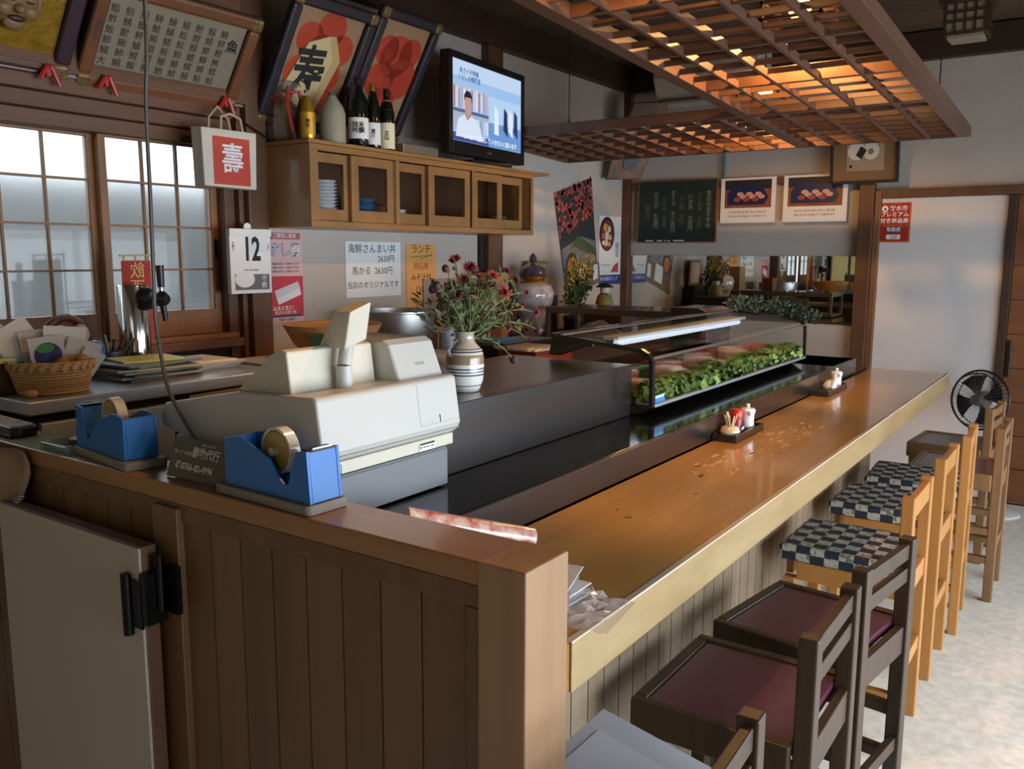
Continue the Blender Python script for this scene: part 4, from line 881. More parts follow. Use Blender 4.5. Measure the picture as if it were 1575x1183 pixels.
for u, v, ru in ((0.15, 0.40, 0.07), (0.25, 0.46, 0.075), (0.33, 0.38, 0.07), (0.30, 0.26, 0.075), (0.15, 0.25, 0.08), (0.34, 0.14, 0.06), (0.12, 0.12, 0.06), (0.23, 0.33, 0.10)): A.disc('blossom', u, v, ru, ru, 0.0051, 0.0058, m_verm)
for u, v, ru in ((0.2, 0.42, 0.10), (0.27, 0.32, 0.10), (0.15, 0.30, 0.09), (0.20, 0.17, 0.10), (0.28, 0.45, 0.07), (0.13, 0.44, 0.07)): Bb.disc('blossom', u, v, ru, ru, 0.0051, 0.0058, m_verm)
m_piece = mat('piece_cream', '#c9b183', 0.6); m_piece2 = mat('piece_side', '#b89c6a', 0.6)
A.poly('shogi_piece', [(0.075, 0.155), (0.245, 0.09), (0.30, 0.33), (0.245, 0.43), (0.145, 0.385)], 0.006, 0.014, m_piece, bevel=0.001)
A.poly('shogi_piece', [(0.245, 0.09), (0.295, 0.10), (0.345, 0.335), (0.30, 0.33)], 0.006, 0.012, m_piece2); A.poly('shogi_piece', [(0.30, 0.33), (0.345, 0.335), (0.28, 0.435), (0.245, 0.43)], 0.006, 0.012, m_piece2)
A.text('寿', 0.195, 0.25, 0.235, m_ink, 0.0145, bold=0.006, sx=0.72, rot=0.10)
m_obr = mat('orange_brown_frame', '#7a4a2c', 0.45, wood=((10, 2, 10), '#5e3820', 0.6))
lean2 = (0.20, 0, 0.29)
tK, K = leaning('fish_kanji_picture', 'leaning framed chart of many fish characters headed 魚 above the window', (-3.05, 1.705, 2.092), 0.665, 0.39, lean2, 0.05, m_obr, m_gcorner)
K.rect('chart', 0.05, 0.615, 0.05, 0.34, 0.004, 0.0055, mat('chart_paper', '#958974', 0.5, coat=0.6))
K.text('魚', 0.575, 0.25, 0.055, m_ink, 0.006, bold=0.001)
cols = ['鯛鮃鰹鮪鱈鮭', '鰯鯖鯵鰤鱒鮎', '鮒鯉鰻鱧鰈鰆', '鱚鯰鮫鯨鱶鯱', '鰊鯒鰌鮟鱇鮑', '鰰鮠鯑鰕鱗鰭', '鯔鰡鮗鱸鰉鰒', '魴鮄鯲鰍魳鯣', '鮨鮓魬鰺鱵大']
for i, cc in enumerate(cols): K.text('\n'.join(cc), 0.525 - i * 0.0555, 0.195, 0.034, m_ink, 0.006, line=1.12)
K.text('魚\n字\n尽\nし', 0.026, 0.20, 0.026, mat('blue_ink', '#33364f', 0.5), 0.031)
K.rect('glass', 0.05, 0.615, 0.05, 0.34, 0.012, 0.0135, mat('picture_glass', '#ffffff', 0.03, trans=1.0, ior=1.01, alpha=0.12, spec=1.0))
tM, Mk = leaning('mask_picture', 'leaning purple frame holding a laughing carved face on gold', (-3.05, 1.245, 2.10), 0.435, 0.46, lean2, 0.055, m_purple_f, m_gcorner)
Mk.rect('gold_ground', 0.055, 0.38, 0.055, 0.405, 0.004, 0.006, m_gold)
mf = MB(); c0 = Mk.P(0.215, 0.235, 0.012); fu, fv, fn_ = Mk.U, Mk.W, Mk.N
m_mask = mat('mask_wood', '#8a6a44', 0.5, noise=(25, '#6b4e30', 0.7)); 
def mb(u, v, d, ru, rv, rd, b=None):
    b = b or mf; n0 = len(b.v); b.ball((0, 0, 0), ru, rv, rd, 20, 12); 
    for i in range(n0, len(b.v)): q = b.v[i]; b.v[i] = Mk.P(0.215 + u + q.x, 0.235 + v + q.y, 0.012 + d + q.z)
mb(0, 0, 0, 0.075, 0.088, 0.045); mb(-0.04, -0.02, 0.03, 0.028, 0.024, 0.02); mb(0.04, -0.02, 0.03, 0.028, 0.024, 0.02); mb(0, -0.008, 0.045, 0.018, 0.016, 0.02); mb(-0.03, 0.022, 0.036, 0.02, 0.01, 0.012); mb(0.03, 0.022, 0.036, 0.02, 0.01, 0.012); mb(0, -0.062, 0.03, 0.034, 0.026, 0.018)
mb(-0.08, -0.01, -0.005, 0.014, 0.035, 0.012); mb(0.08, -0.01, -0.005, 0.014, 0.035, 0.012)
mf.build('face', m_mask, tM, smooth=True)
mo = MB(); mb(0, -0.042, 0.043, 0.026, 0.011, 0.010, mo); mb(-0.03, 0.014, 0.045, 0.013, 0.003, 0.005, mo); mb(0.03, 0.014, 0.045, 0.013, 0.003, 0.005, mo); mo.build('mouth', mat('mask_dark', '#3a2016', 0.5), tM, smooth=True)
mh = MB(); mb(0, 0.082, 0.0, 0.098, 0.05, 0.055, mh); mb(0.078, 0.055, 0, 0.028, 0.03, 0.03, mh); mb(-0.078, 0.055, 0, 0.028, 0.03, 0.03, mh); mh.build('cap', mat('mask_cap', '#4e3024', 0.5), tM, smooth=True)
# red clips along the rail
for k, yy in enumerate((1.60, 1.805, 2.31)):
    b = MB(); b.tube([(-2.995, yy - 0.03, 2.075), (-2.985, yy - 0.008, 2.118), (-2.985, yy + 0.008, 2.118), (-2.99, yy + 0.035, 2.06)], 0.0085, 6); b.box(-3.0, -2.985, yy - 0.01, yy + 0.004, 2.085, 2.112)
    tag(b.build('red_clip', mat('clip_red', '#a82a24', 0.4)), ['red clip under the mask frame corner', 'red clip at the near lower corner of the fish chart', 'red clip holding the white shopping bag'][k], 'clip', 'red clips on the rail')

# shopping bag
bg_ = thing('shopping_bag', 'white shopping bag with a red square crest hanging from the rail', 'shopping bag', (-2.94, 2.24, 1.76))
MB().hexa([(-2.965, 2.125, 1.76), (-2.90, 2.125, 1.76), (-2.90, 2.372, 1.757), (-2.965, 2.372, 1.757)], [(-2.96, 2.115, 1.985), (-2.90, 2.12, 1.98), (-2.90, 2.38, 1.982), (-2.96, 2.385, 1.99)]).build('sack', mat('bag_paper', '#cfc7b8', 0.6, bump=(14, 0.25)), bg_, bevel=0.004)
Bg = Board(bg_, (-2.8995, 2.12, 1.757), (0, 1, 0), (0, 0, 1)); Bg.rect('crest_panel', 0.048, 0.222, 0.012, 0.195, 0, 0.001, mat('crest_red', '#c0402c', 0.6)); Bg.text('壽', 0.138, 0.105, 0.125, m_paper, 0.0014, sx=0.85, bold=0.0015)
for xx, d in ((-2.955, 0.0), (-2.905, 0.02)):
    MB().tube([(xx, 2.19 + d, 1.965), (xx - 0.005, 2.20 + d, 2.03), (xx - 0.008, 2.245 + d, 2.075 - d * 1.5), (xx - 0.005, 2.29 + d, 2.03), (xx, 2.30 + d, 1.965)], 0.0055, 8).build('handle', mat('handle_tan', '#b9a585', 0.6), bg_, smooth=True)
# calendar and notices
def sheet(name, label, cat, B_fn, y0_, y1_, z0_, z1_, m, x=XL + 0.001, th=0.003, **k):
    t = thing(name, label, cat, (x, (y0_ + y1_) / 2, z0_)); B = lboard(t, x); B.rect('sheet', y0_, y1_, z0_, z1_, 0, th, m, **k); return t, B
tc_, Bc = sheet('calendar', 'white daily calendar showing a large 12 on the wooden post', 'calendar', None, 2.285, 2.495, 1.335, 1.602, m_paper, x=-2.999, th=0.022, bevel=0.001)
Bc.rect('header', 2.283, 2.497, 1.573, 1.603, 0.022, 0.028, m_white, bevel=0.002); Bc.text('12', 2.395, 1.515, 0.135, m_ink, 0.0225, bold=0.004, sx=0.68)
Bc.rect('picture_block', 2.305, 2.483, 1.35, 1.415, 0.022, 0.0226, mat('print_grey', '#6d6d6d', 0.7)); Bc.disc('picture_block', 2.355, 1.395, 0.05, 0.035, 0.0227, 0.0232, m_paper); Bc.text('守\n鶴', 2.455, 1.382, 0.028, m_paper, 0.023)
Bc.text('木\n曜\n日', 2.302, 1.53, 0.013, m_ink, 0.0226); Bc.text('大\n安', 2.483, 1.53, 0.011, m_ink, 0.0226); Bc.text('2009  DECEMBER', 2.39, 1.432, 0.010, m_ink, 0.0226)
Bc.disc('hanger', 2.39, 1.612, 0.018, 0.016, 0.004, 0.007, m_white)
tp1, P1 = sheet('sushi_voucher_poster', 'pink and red sushi voucher poster partly behind the calendar', 'poster', None, 2.568, 2.768, 1.19, 1.60, mat('poster_pink', '#d9b3b3', 0.6))
P1.rect('red_field', 2.57, 2.768, 1.215, 1.40, 0.003, 0.0036, mat('poster_red', '#c43a4a', 0.6)); P1.rect('title_band', 2.575, 2.76, 1.565, 1.595, 0.003, 0.0036, mat('title_mauve', '#a8625f', 0.6))
P1.text('ご贈答に最適', 2.668, 1.58, 0.022, m_paper, 0.004); P1.text('すし券', 2.668, 1.515, 0.062, mat('outline_blue', '#55618c', 0.6), 0.0038, bold=0.003); P1.text('すし券', 2.668, 1.515, 0.062, m_paper, 0.0046, bold=-0.0005)
for k in range(3): P1.text('全国のお店でご利用できます', 2.668, 1.455 - 0.017 * k, 0.0125, m_ink, 0.004)
P1.poly('voucher', [(2.60, 1.335), (2.735, 1.375), (2.75, 1.345), (2.61, 1.30)], 0.0038, 0.005, mat('voucher_grey', '#cfd0d6', 0.5)); P1.poly('voucher', [(2.61, 1.30), (2.745, 1.345), (2.755, 1.315), (2.62, 1.272)], 0.0038, 0.006, m_paper)
P1.text('こんなときに！', 2.645, 1.255, 0.022, m_paper, 0.004, bold=0.0006); P1.text('喜ばれる贈り物', 2.66, 1.235, 0.018, m_paper, 0.004); P1.rect('blue_band', 2.58, 2.755, 1.215, 1.224, 0.0037, 0.0042, mat('band_blue', '#2b4a8c', 0.6)); P1.text('全国すし商組合', 2.668, 1.203, 0.014, m_ink, 0.004)
tn, Nn = sheet('handwritten_menu', 'white handwritten menu sheet with prices 2630円 under the cabinet', 'notice', None, 3.045, 3.445, 1.287, 1.562, mat('menu_white', '#e4e6e6', 0.8))
for s_, u, v, z_ in (('海鮮さんまい丼', 3.235, 1.525, 0.05), ('2630円', 3.335, 1.475, 0.042), ('馬かる  2630円', 3.235, 1.415, 0.045), ('当店のオリジナルです', 3.24, 1.345, 0.038)): Nn.text(s_, u, v, z_, m_ink, 0.0035)
tl, Lt = sheet('lunch_menu', 'orange vertical handwritten lunch menu right of the white sheet', 'notice', None, 3.49, 3.735, 1.19, 1.556, mat('menu_orange', '#d8a05c', 0.7))
for s_, v, z_, m_ in (('ランチ', 1.525, 0.055, m_ink), ('明石焼', 1.435, 0.042, m_red), ('みそ汁付', 1.375, 0.042, m_ink), ('1500', 1.31, 0.05, m_ink), ('1000', 1.235, 0.05, m_ink)): Lt.text(s_, 3.61, v, z_, m_, 0.0035)
Lt.scribble('underline', [[(3.53, 1.487), (3.70, 1.495)], [(3.60, 1.475), (3.70, 1.50)]], 0.003, 0.0034, m_ink)
# maple poster, rotated, and the bowl poster
mp_ = thing('maple_poster', 'tilted poster of red maple leaves over a dark garden path', 'poster', (XL, 5.28, 1.30)); MPB = lboard(mp_)
q4 = [(5.122, 1.302), (5.577, 1.418), (5.468, 2.044), (4.965, 1.905)]
def mq(u, v):
    a_, b__, c_, d_ = [V(p) for p in q4]; p = (a_ * (1 - u) + b__ * u) * (1 - v) + (d_ * (1 - u) + c_ * u) * v; return (p.x, p.y)
MPB.poly('sheet', q4, 0, 0.002, mat('poster_dark', '#2c2e30', 0.5, noise=(4, '#3d4440', 0.6)))
MPB.poly('path', [mq(0.02, .18), mq(.98, .02), mq(.98, .30), mq(.6, .42), mq(.02, .38)], 0.0021, 0.0025, mat('path_grey', '#6e7068', 0.6, noise=(8, '#8d8c88', 0.7)))
MPB.poly('moss', [mq(0.3, .36), mq(.98, .12), mq(.98, .22), mq(.5, .45)], 0.0026, 0.003, mat('moss', '#4c5a3c', 0.6))
r = random.Random(4); lf = MB()
for k in range(150):
    u = r.random() ** 0.9; v = 1 - 0.42 * r.random() ** 1.1 * (1.2 - 0.3 * u)
    pu_, pv_ = mq(min(.97, max(.03, u)), min(.98, v)); a0 = r.random() * 6; s0 = 0.012 + 0.02 * r.random()
    lf.prism([(pu_ + s0 * (1 if i % 2 else .45) * math.cos(a0 + i * PI / 5), pv_ + s0 * (1 if i % 2 else .45) * math.sin(a0 + i * PI / 5)) for i in range(10)], MPB.P, 0.0024, 0.003)
lf.build('leaf_print', mat('maple_red', '#b84a44', 0.6, noise=(14, '#d9736a', 0.7)), mp_, kind='stuff')
tb_, B2 = sheet('rice_bowl_poster', 'narrow white poster with a sushi bowl and a blue band by the corner post', 'poster', None, 5.60, 5.935, 1.285, 1.785, m_paper)
B2.disc('bowl_rim', 5.715, 1.655, 0.115, 0.125, 0.003, 0.0036, mat('bowl_black', '#231a1a', 0.5)); B2.disc('bowl_red', 5.715, 1.65, 0.10, 0.11, 0.0037, 0.0042, mat('bowl_red', '#8e2f2a', 0.5))
for k, (u, v, ru, c_) in enumerate([(5.69, 1.70, .035, '#d9a64c'), (5.74, 1.69, .03, '#e2d5c4'), (5.71, 1.64, .035, '#e8dccd'), (5.66, 1.64, .026, '#c96f5a'), (5.76, 1.63, .026, '#d4c2a8'), (5.70, 1.59, .03, '#e6cfa0'), (5.75, 1.58, .02, '#b9c08a'), (5.66, 1.59, .02, '#efe6da')]): B2.disc('topping', u, v, ru, ru * .85, 0.0043, 0.005, mat('top%d' % k, c_, 0.6))
B2.text('限\n定', 5.875, 1.535, 0.055, m_ink, 0.0035); B2.rect('blue_band', 5.60, 5.935, 1.285, 1.355, 0.003, 0.0037, mat('band_navy', '#2a3a86', 0.5)); B2.text('旬の海鮮丼フェア', 5.76, 1.325, 0.035, m_paper, 0.004); B2.poly('fan_print', [(5.78, 1.375), (5.90, 1.375), (5.90, 1.45), (5.84, 1.43)], 0.003, 0.0036, mat('fan_print', '#b5484a', 0.5)); B2.rect('green_line', 5.63, 5.77, 1.425, 1.43, 0.003, 0.0036, mat('green_line', '#5a9a6a', 0.6))
br = thing('brochure', 'brown and white brochure pinned below the maple poster', 'brochure', (XL, 5.5, 1.25)); BR = lboard(br)
BR.poly('sheet', [(5.13, 1.17), (5.62, 1.31), (5.60, 1.45), (5.14, 1.43)], 0.003, 0.005, mat('brochure_brown', '#7d6450', 0.6)); BR.poly('panel', [(5.30, 1.26), (5.45, 1.30), (5.42, 1.44), (5.28, 1.40)], 0.0051, 0.0058, m_paper); BR.poly('panel', [(5.52, 1.32), (5.585, 1.335), (5.575, 1.44), (5.51, 1.43)], 0.0051, 0.0058, m_paper)
BR.disc('bowl_print', 5.21, 1.43, 0.075, 0.085, 0.0052, 0.006, mat('bowl_black', '#231a1a', 0.5)); BR.disc('bowl_print', 5.21, 1.42, 0.06, 0.065, 0.0061, 0.0066, mat('bowl_mix', '#c98a3c', 0.5, noise=(40, '#a8392c', 0.9)))

# ================================================================ steel worktop by the window and its clutter
sk = thing('steel_worktop', 'stainless steel refrigerated worktop below the shoji window', 'worktop', (-2.7, 1.6, 0))
MB().box(-3.0, -2.372, 1.147, 2.02, 1.062, 1.10).build('top', mat('steel_top', '#b4c0cc', 0.32, 0.5), sk, bevel=0.003)
MB().box(-2.98, -2.40, 1.17, 2.0, 0.1, 1.061).build('body', mat('dark_side', '#3f3a36', 0.4, 0.6), sk)
for ya, yb in ((1.18, 1.59), (1.62, 2.0)): MB().box(-2.399, -2.378, ya, yb, 0.15, 1.035).build('door', mat('steel_door', '#b4cce8', 0.38, 0.15), sk, bevel=0.003)  # bluish base colour stands in for window light reflected by the steel
MB().box(-2.398, -2.382, 1.592, 1.618, 0.15, 1.035).build('gasket', m_black, sk)
sk2 = MB().box(-2.98, -2.25, 2.04, 4.28, 0.0, 1.0).build('back_cabinet', w_beam, bevel=0.004); tag(sk2, 'dark base cabinet along the left wall under the voucher poster', 'cabinet')
bk = thing('paper_basket', 'round bamboo basket stuffed with papers on the steel worktop', 'basket', (-2.51, 1.31, 1.1))
c = V((-2.505, 1.285, 1.1005))
m_bam = mat('bamboo', '#b48f5c', 0.5, noise=((6, 6, 120), '#7d5a32', 0.8), bump=(0, 0.5))
MB().lathe(c, [(0.088, 0), (0.098, 0.02), (0.108, 0.06), (0.114, 0.09), (0.110, 0.09), (0.103, 0.06), (0.086, 0.01), (0, 0.01)], 40).build('bowl', m_bam, bk, smooth=True)
b = MB()
for i in range(10): b.tube([c + V((math.cos(t) * rr_, math.sin(t) * rr_, 0.008 + 0.0085 * i)) for t in [2 * PI * k / 36 for k in range(37)] for rr_ in [0.092 + 0.0024 * i]], 0.0028, 5)
b.build('weave_band', mat('bamboo_band', '#c09a63', 0.5), bk, smooth=True)
b = MB()
for i in range(26):
    t = 2 * PI * i / 26; b.bar(c + V((math.cos(t) * .116, math.sin(t) * .116, 0.074)), c + V((math.cos(t + .16) * .118, math.sin(t + .16) * .118, 0.094)), 0.013, 0.003, (math.cos(t), math.sin(t), 0))
b.build('rim_wrap', mat('bamboo_band', '#c09a63', 0.5), bk)
b = MB(); b.tube([c + V((math.cos(t) * .1125, math.sin(t) * .1125, 0.092)) for t in [2 * PI * k / 36 for k in range(37)]], 0.006, 8); b.build('rim', m_bam, bk, smooth=True)
vd = V((0.886, -0.46, 0)).normalized()      # towards the room
rU = V((0.46, 0.886, 0)).normalized()
pc = ['#c9c5c1', '#d4d0cb', '#bdb9b8', '#dad7d3', '#cfcac6', '#c4c3c4', '#d8d6d2']
specs = [(-0.045, 0.01, 0.11, 0.185, -0.80, .06), (-0.02, 0.015, 0.11, 0.165, -0.58, .04), (0.0, 0.00, 0.12, 0.145, -0.15, .02), (0.03, 0.0, 0.11, 0.15, 0.08, -.01), (0.055, 0.0, 0.09, 0.115, 0.35, -.03), (0.0, 0.025, 0.09, 0.10, -0.12, -.045), (0.08, 0.02, 0.06, 0.07, 0.6, -.05)]
for k, (u, v, w_, h_, a_, d) in enumerate(specs):
    t = thing('paper', ['leftmost tilted paper with a dark green edge stripe in the bamboo basket', 'second tilted paper in the bamboo basket', 'wide pale sheet standing at the middle of the bamboo basket', 'pale sheet standing right of the middle in the bamboo basket', 'folded slip leaning right in the bamboo basket', 'printed card with a round blue and green picture in the basket', 'small pointed slip at the right rim of the basket'][k], 'paper', c + V((0, 0, 0.03)), 'papers in the basket')
    Bp = Board(t, c - vd * d * 0.6 + rU * u + V((0, 0, 0.04 + v)), rU * math.cos(a_) + V((0, 0, 1)) * math.sin(a_) * -1, -rU * math.sin(-a_) * 1.0 + V((0, 0, 1)) * math.cos(a_))
    Bp.rect('sheet', -w_ / 2, w_ / 2, 0, h_, -0.0008, 0.0008, mat('pap%d' % k, pc[k], 0.75))
    if k == 0: Bp.rect('edge_stripe', -w_ / 2 + 0.012, -w_ / 2 + 0.02, 0.0, h_, 0.001, 0.0016, mat('stripe_green', '#2f4438', 0.6))
    if k == 5:
        Bp.disc('round_print', 0.0, 0.046, 0.036, 0.036, 0.001, 0.0015, mat('print_navy', '#262a55', 0.5, noise=(50, '#4a4a8c', 0.7))); Bp.disc('round_print', -0.004, 0.066, 0.024, 0.013, 0.0016, 0.002, mat('print_green', '#3f8a4c', 0.5))
for k in range(2):
    o = MB().ball(c + vd * 0.05 + rU * (0.03 + 0.045 * k) + V((0, 0, 0.09 + 0.01 * k)), 0.019, 0.019, 0.014, 12, 8).build('wrapped_sweet', mat('sweet_brown', '#a8743a', 0.4), smooth=True); tag(o, ['brown wrapped sweet in the basket next to the printed card', 'larger brown sweet at the right side of the basket'][k], 'sweet')
o = MB().ball((-2.44, 1.19, 1.113), 0.016, 0.02, 0.0125, 12, 8).build('pottery_animal', mat('clay_tan', '#a97f58', 0.5), smooth=True); tag(o, 'tiny tan clay ornament in front of the basket', 'ornament')
o = MB().box(-2.72, -2.55, 1.15, 1.24, 1.101, 1.19).build('wooden_box', mat('box_brown', '#4a2c1c', 0.5), bevel=0.004); tag(o, 'dark brown wooden box at the left edge on the worktop', 'box')
o = MB().box(-2.725, -2.545, 1.148, 1.245, 1.191, 1.205).build('green_booklet', mat('booklet_green', '#a9b98a', 0.6)); tag(o, 'pale green booklet lying on the dark brown box', 'booklet')
# ceramic figure, blue bottle and pens behind the basket
fg = thing('lucky_figurine', 'dark red and black ceramic figurine behind the paper basket', 'figurine', (-2.83, 1.46, 1.1))
MB().lathe((-2.83, 1.49, 1.1005), [(0.05, 0), (0.06, 0.03), (0.07, 0.10), (0.055, 0.15), (0.0, 0.165)], 24).build('body', mat('figure_dark', '#2a2430', 0.3), fg, smooth=True)
b = MB(); b.tube([(-2.80, 1.49 + 0.078 * math.cos(t), 1.195 + 0.095 * math.sin(t)) for t in [PI * k / 14 - 0.1 for k in range(16)]], 0.014, 8); b.build('red_hood', mat('hood_red', '#6a2a2c', 0.4, noise=(60, '#2a1a1e', 0.8)), fg, smooth=True)
MB().ball((-2.775, 1.525, 1.235), 0.02, 0.03, 0.035, 14, 9).build('face', mat('face_cream', '#b9a888', 0.4), fg, smooth=True)
o = MB().lathe((-2.72, 1.545, 1.1005), [(0.024, 0), (0.027, 0.01), (0.023, 0.06), (0.027, 0.09), (0.018, 0.115), (0.0, 0.118)], 20).build('blue_bottle', mat('cobalt', '#3a70b4', 0.3), smooth=True); tag(o, 'small cobalt blue bottle right of the basket', 'bottle')
pn = thing('pen_cup', 'grey cup of pens between the blue bottle and beer tower', 'cup', (-2.78, 1.63, 1.1)); MB().lathe((-2.78, 1.63, 1.1005), [(0.03, 0), (0.032, 0.07), (0.03, 0.07), (0.027, 0.005)], 16).build('cup', mat('cup_slate', '#4c545f', 0.4), pn, smooth=True)
for k in range(5): MB().bar((-2.78, 1.63, 1.11), (-2.80 + 0.02 * k, 1.59 + 0.022 * k, 1.215 + 0.01 * (k % 2)), 0.007, 0.007).build('pen', mat('pen%d' % (k % 3), ['#6b2c2a', '#5f6f4a', '#39454c'][k % 3], 0.4), pn)
# pile of magazines, white tray
for k, (c_, a_) in enumerate([('#55504c', 0.1), ('#9a948c', -0.06), ('#3b4450', 0.16), ('#8a8f6a', 0.0), ('#b5aea4', -0.12), ('#d8c94a', 0.2), ('#6d7480', 0.08), ('#d9cf45', -0.18)]):
    b = MB(); b.T = Matrix.Translation((-2.60, 1.64, 1.1008 + 0.0075 * k)) @ Matrix.Rotation(a_, 4, 'Z'); w2 = 0.10 if k in (5, 7) else 0.14
    b.box(-w2 * 0.8, w2 * 0.8, -w2, w2, 0, 0.007)
    tag(b.build('magazine', mat('pile%d' % k, c_, 0.5), bevel=0.001), 'magazine in the untidy pile by the beer tower, %s' % ['lowest dark one', 'second from bottom', 'third, slate blue', 'fourth, olive edge', 'fifth, beige', 'sixth, yellow', 'seventh, grey blue', 'topmost yellow leaflet'][k], 'magazine', 'magazines on the steel worktop')
wt = thing('white_tray', 'white folded-rim paper tray on the steel worktop', 'tray', (-2.65, 1.88, 1.1))
MB().hexa([(-2.74, 1.79, 1.101), (-2.54, 1.79, 1.101), (-2.54, 1.95, 1.101), (-2.74, 1.95, 1.101)], [(-2.76, 1.76, 1.128), (-2.52, 1.76, 1.128), (-2.51, 1.98, 1.128), (-2.76, 1.98, 1.128)]).build('tray', mat('tray_cream', '#e0dace', 0.6), wt, bevel=0.002)
MB().hexa([(-2.74, 1.78, 1.1285), (-2.54, 1.78, 1.1285), (-2.53, 1.96, 1.1285), (-2.74, 1.96, 1.1285)], [(-2.735, 1.785, 1.133), (-2.545, 1.785, 1.133), (-2.535, 1.955, 1.133), (-2.735, 1.955, 1.133)]).build('liner', m_paper, wt)
# beer tower
bt = thing('beer_tower', 'polished steel beer dispensing column with a black tap', 'beer tap', (-2.80, 1.735, 1.1))
MB().lathe((-2.80, 1.735, 1.1005), [(0.058, 0), (0.062, 0.006), (0.052, 0.012), (0.052, 0.286), (0.049, 0.292), (0, 0.292)], 40).build('column', m_chrome, bt, smooth=True)
dv = V((0.80, -0.0, 0)).normalized(); tc0 = V((-2.80, 1.735, 1.345))
dv = V((0.9, 0.25, 0)).normalized()
MB().lathe(tc0 + dv * 0.047, [(0.036, 0), (0.042, 0.008), (0.036, 0.03), (0.026, 0.04), (0.024, 0.075), (0.03, 0.08), (0.016, 0.1), (0, 0.102)], 24, ax=dv).build('tap_collar', m_black, bt, smooth=True)
tp0 = tc0 + dv * 0.125
MB().cyl(tp0 + V((0, 0, -0.005)), tp0 + V((0.004, 0.006, -0.075)), 0.012, 0.009, n=14).build('spout', m_black, bt, smooth=True)
MB().cyl(tp0 + V((0, 0, 0.0)), tp0 + V((-0.002, 0.0, 0.04)), 0.008, n=12).build('lever', m_steel, bt, smooth=True)
MB().cyl(tp0 + V((-0.002, 0.0, 0.04)), tp0 + V((-0.004, 0.0, 0.115)), 0.0115, 0.014, n=16).build('tap_handle', m_black, bt, smooth=True)
# little banner
fl_ = thing('bar_banner', 'small red vertical banner with gold characters on a thin pole behind the beer tap', 'banner', (-2.86, 1.86, 1.1))
FB = Board(fl_, (-2.86, 1.735, 1.20), (0, 1, 0), (0, 0, 1)); 
FB.rect('cloth', 0.0, 0.112, -0.01, 0.275, 0, 0.002, mat('banner_red', '#a8332a', 0.7), bevel=0); FB.text('飲\n酒\n運\n転', 0.06, 0.145, 0.062, mat('banner_gold', '#d8b86a', 0.5), 0.0025, sx=-0.95, line=0.98)
MB().cyl((-2.86, 1.862, 1.1), (-2.86, 1.858, 1.505), 0.004, n=8).build('pole', mat('bamboo_stick', '#c9b07a', 0.5), fl_)
MB().cyl((-2.86, 1.73, 1.492), (-2.86, 1.87, 1.495), 0.003, n=8).build('crossbar', mat('bamboo_stick', '#c9b07a', 0.5), fl_)
MB().box(-2.875, -2.845, 1.845, 1.88, 1.1002, 1.108).build('foot', mat('bamboo_stick', '#c9b07a', 0.5), fl_)
for k in range(3): MB().tube([(-2.86, 1.745 + 0.045 * k, 1.493), (-2.857, 1.745 + 0.045 * k, 1.483), (-2.86, 1.745 + 0.045 * k, 1.474)], 0.003, 6).build('loop', mat('bamboo_stick', '#c9b07a', 0.5), fl_)

# back cabinet items
o = thing('black_box', 'black box with a cream lid on the back cabinet', 'box', (-2.45, 2.35, 1.0)); MB().box(-2.72, -2.36, 2.08, 2.62, 1.001, 1.02).build('board', mat('cream_board', '#c5bba5', 0.5), o); MB().box(-2.72, -2.34, 2.07, 2.62, 1.021, 1.09).build('body', m_blackm, o, bevel=0.003); MB().box(-2.725, -2.335, 2.06, 2.625, 1.0905, 1.103).build('lid', mat('cream_lid', '#cbbf9f', 0.5), o, bevel=0.002)
bwl = thing('paper_bowl', 'pleated tan paper basket bowl with a green patch on the black box', 'bowl', (-2.47, 2.36, 1.104))
MB().lathe((-2.47, 2.36, 1.1035), [(0.07, 0), (0.10, 0.012), (0.15, 0.055), (0.185, 0.12), (0.19, 0.13), (0.183, 0.128), (0.14, 0.055), (0.09, 0.016), (0, 0.014)], 36).build('bowl', mat('kraft_bowl', '#b98d5c', 0.6, noise=(20, '#9a7044', 0.6), bump=(18, 0.5)), bwl, smooth=True)
Bw = Board(bwl, V((-2.47 + 0.72 * 0.142, 2.36 - 0.69 * 0.142, 1.135)) - V((0.69, 0.72, 0)) * 0.085, V((0.69, 0.72, 0)), V((0.36, -0.345, 0.87))); Bw.poly('green_patch', [(0.0, 0.03), (0.035, 0.0), (0.05, 0.05), (0.055, 0.088), (0.0, 0.088)], 0.0, 0.012, mat('patch_green', '#2f4a32', 0.6))
pot = thing('steel_pot', 'large dull aluminium pot with a rim under the handwritten menu', 'pot', (-2.80, 3.08, 1.0))
MB().lathe((-2.80, 3.10, 1.0005), [(0.185, 0), (0.19, 0.01), (0.19, 0.225), (0.197, 0.228), (0.197, 0.236), (0.186, 0.236), (0.184, 0.02), (0, 0.015)], 48).build('pot', m_alu, pot, smooth=True)
MB().tube([(-2.63, 3.20, 1.225), (-2.615, 3.20, 1.258), (-2.615, 3.235, 1.262), (-2.645, 3.245, 1.235)], 0.005, 8).build('handle', m_steel, pot, smooth=True)
o = MB(); o.box(XL + 0.006, XL + 0.012, 3.62, 3.91, 1.19, 1.368); tag(o.build('grey_card', mat('card_grey', '#8f8a82', 0.7)), 'blank grey card pinned over the orange menu behind the chrysanthemums', 'card')
prep = MB().box(-2.2, -1.78, 2.2, 4.15, 0.0, 1.06).build('prep_counter', w_beam, bevel=0.004); tag(prep, 'dark preparation counter behind the serving shelf', 'counter')
wb = thing('white_carton', 'white carton with a dark stripe beside the vase on the preparation counter', 'carton', (-1.88, 2.3, 1.06)); 
for k, (c_, z0_, z1_) in enumerate([('#e6e4e0', 0, .03), ('#28262a', .0302, .055), ('#e6e4e0', .0552, .10)]): MB().box(-2.0, -1.80, 2.24, 2.42, 1.0605 + z0_, 1.0605 + z1_).build('layer', mat('carton%d' % k, c_, 0.5), wb, bevel=0.002)
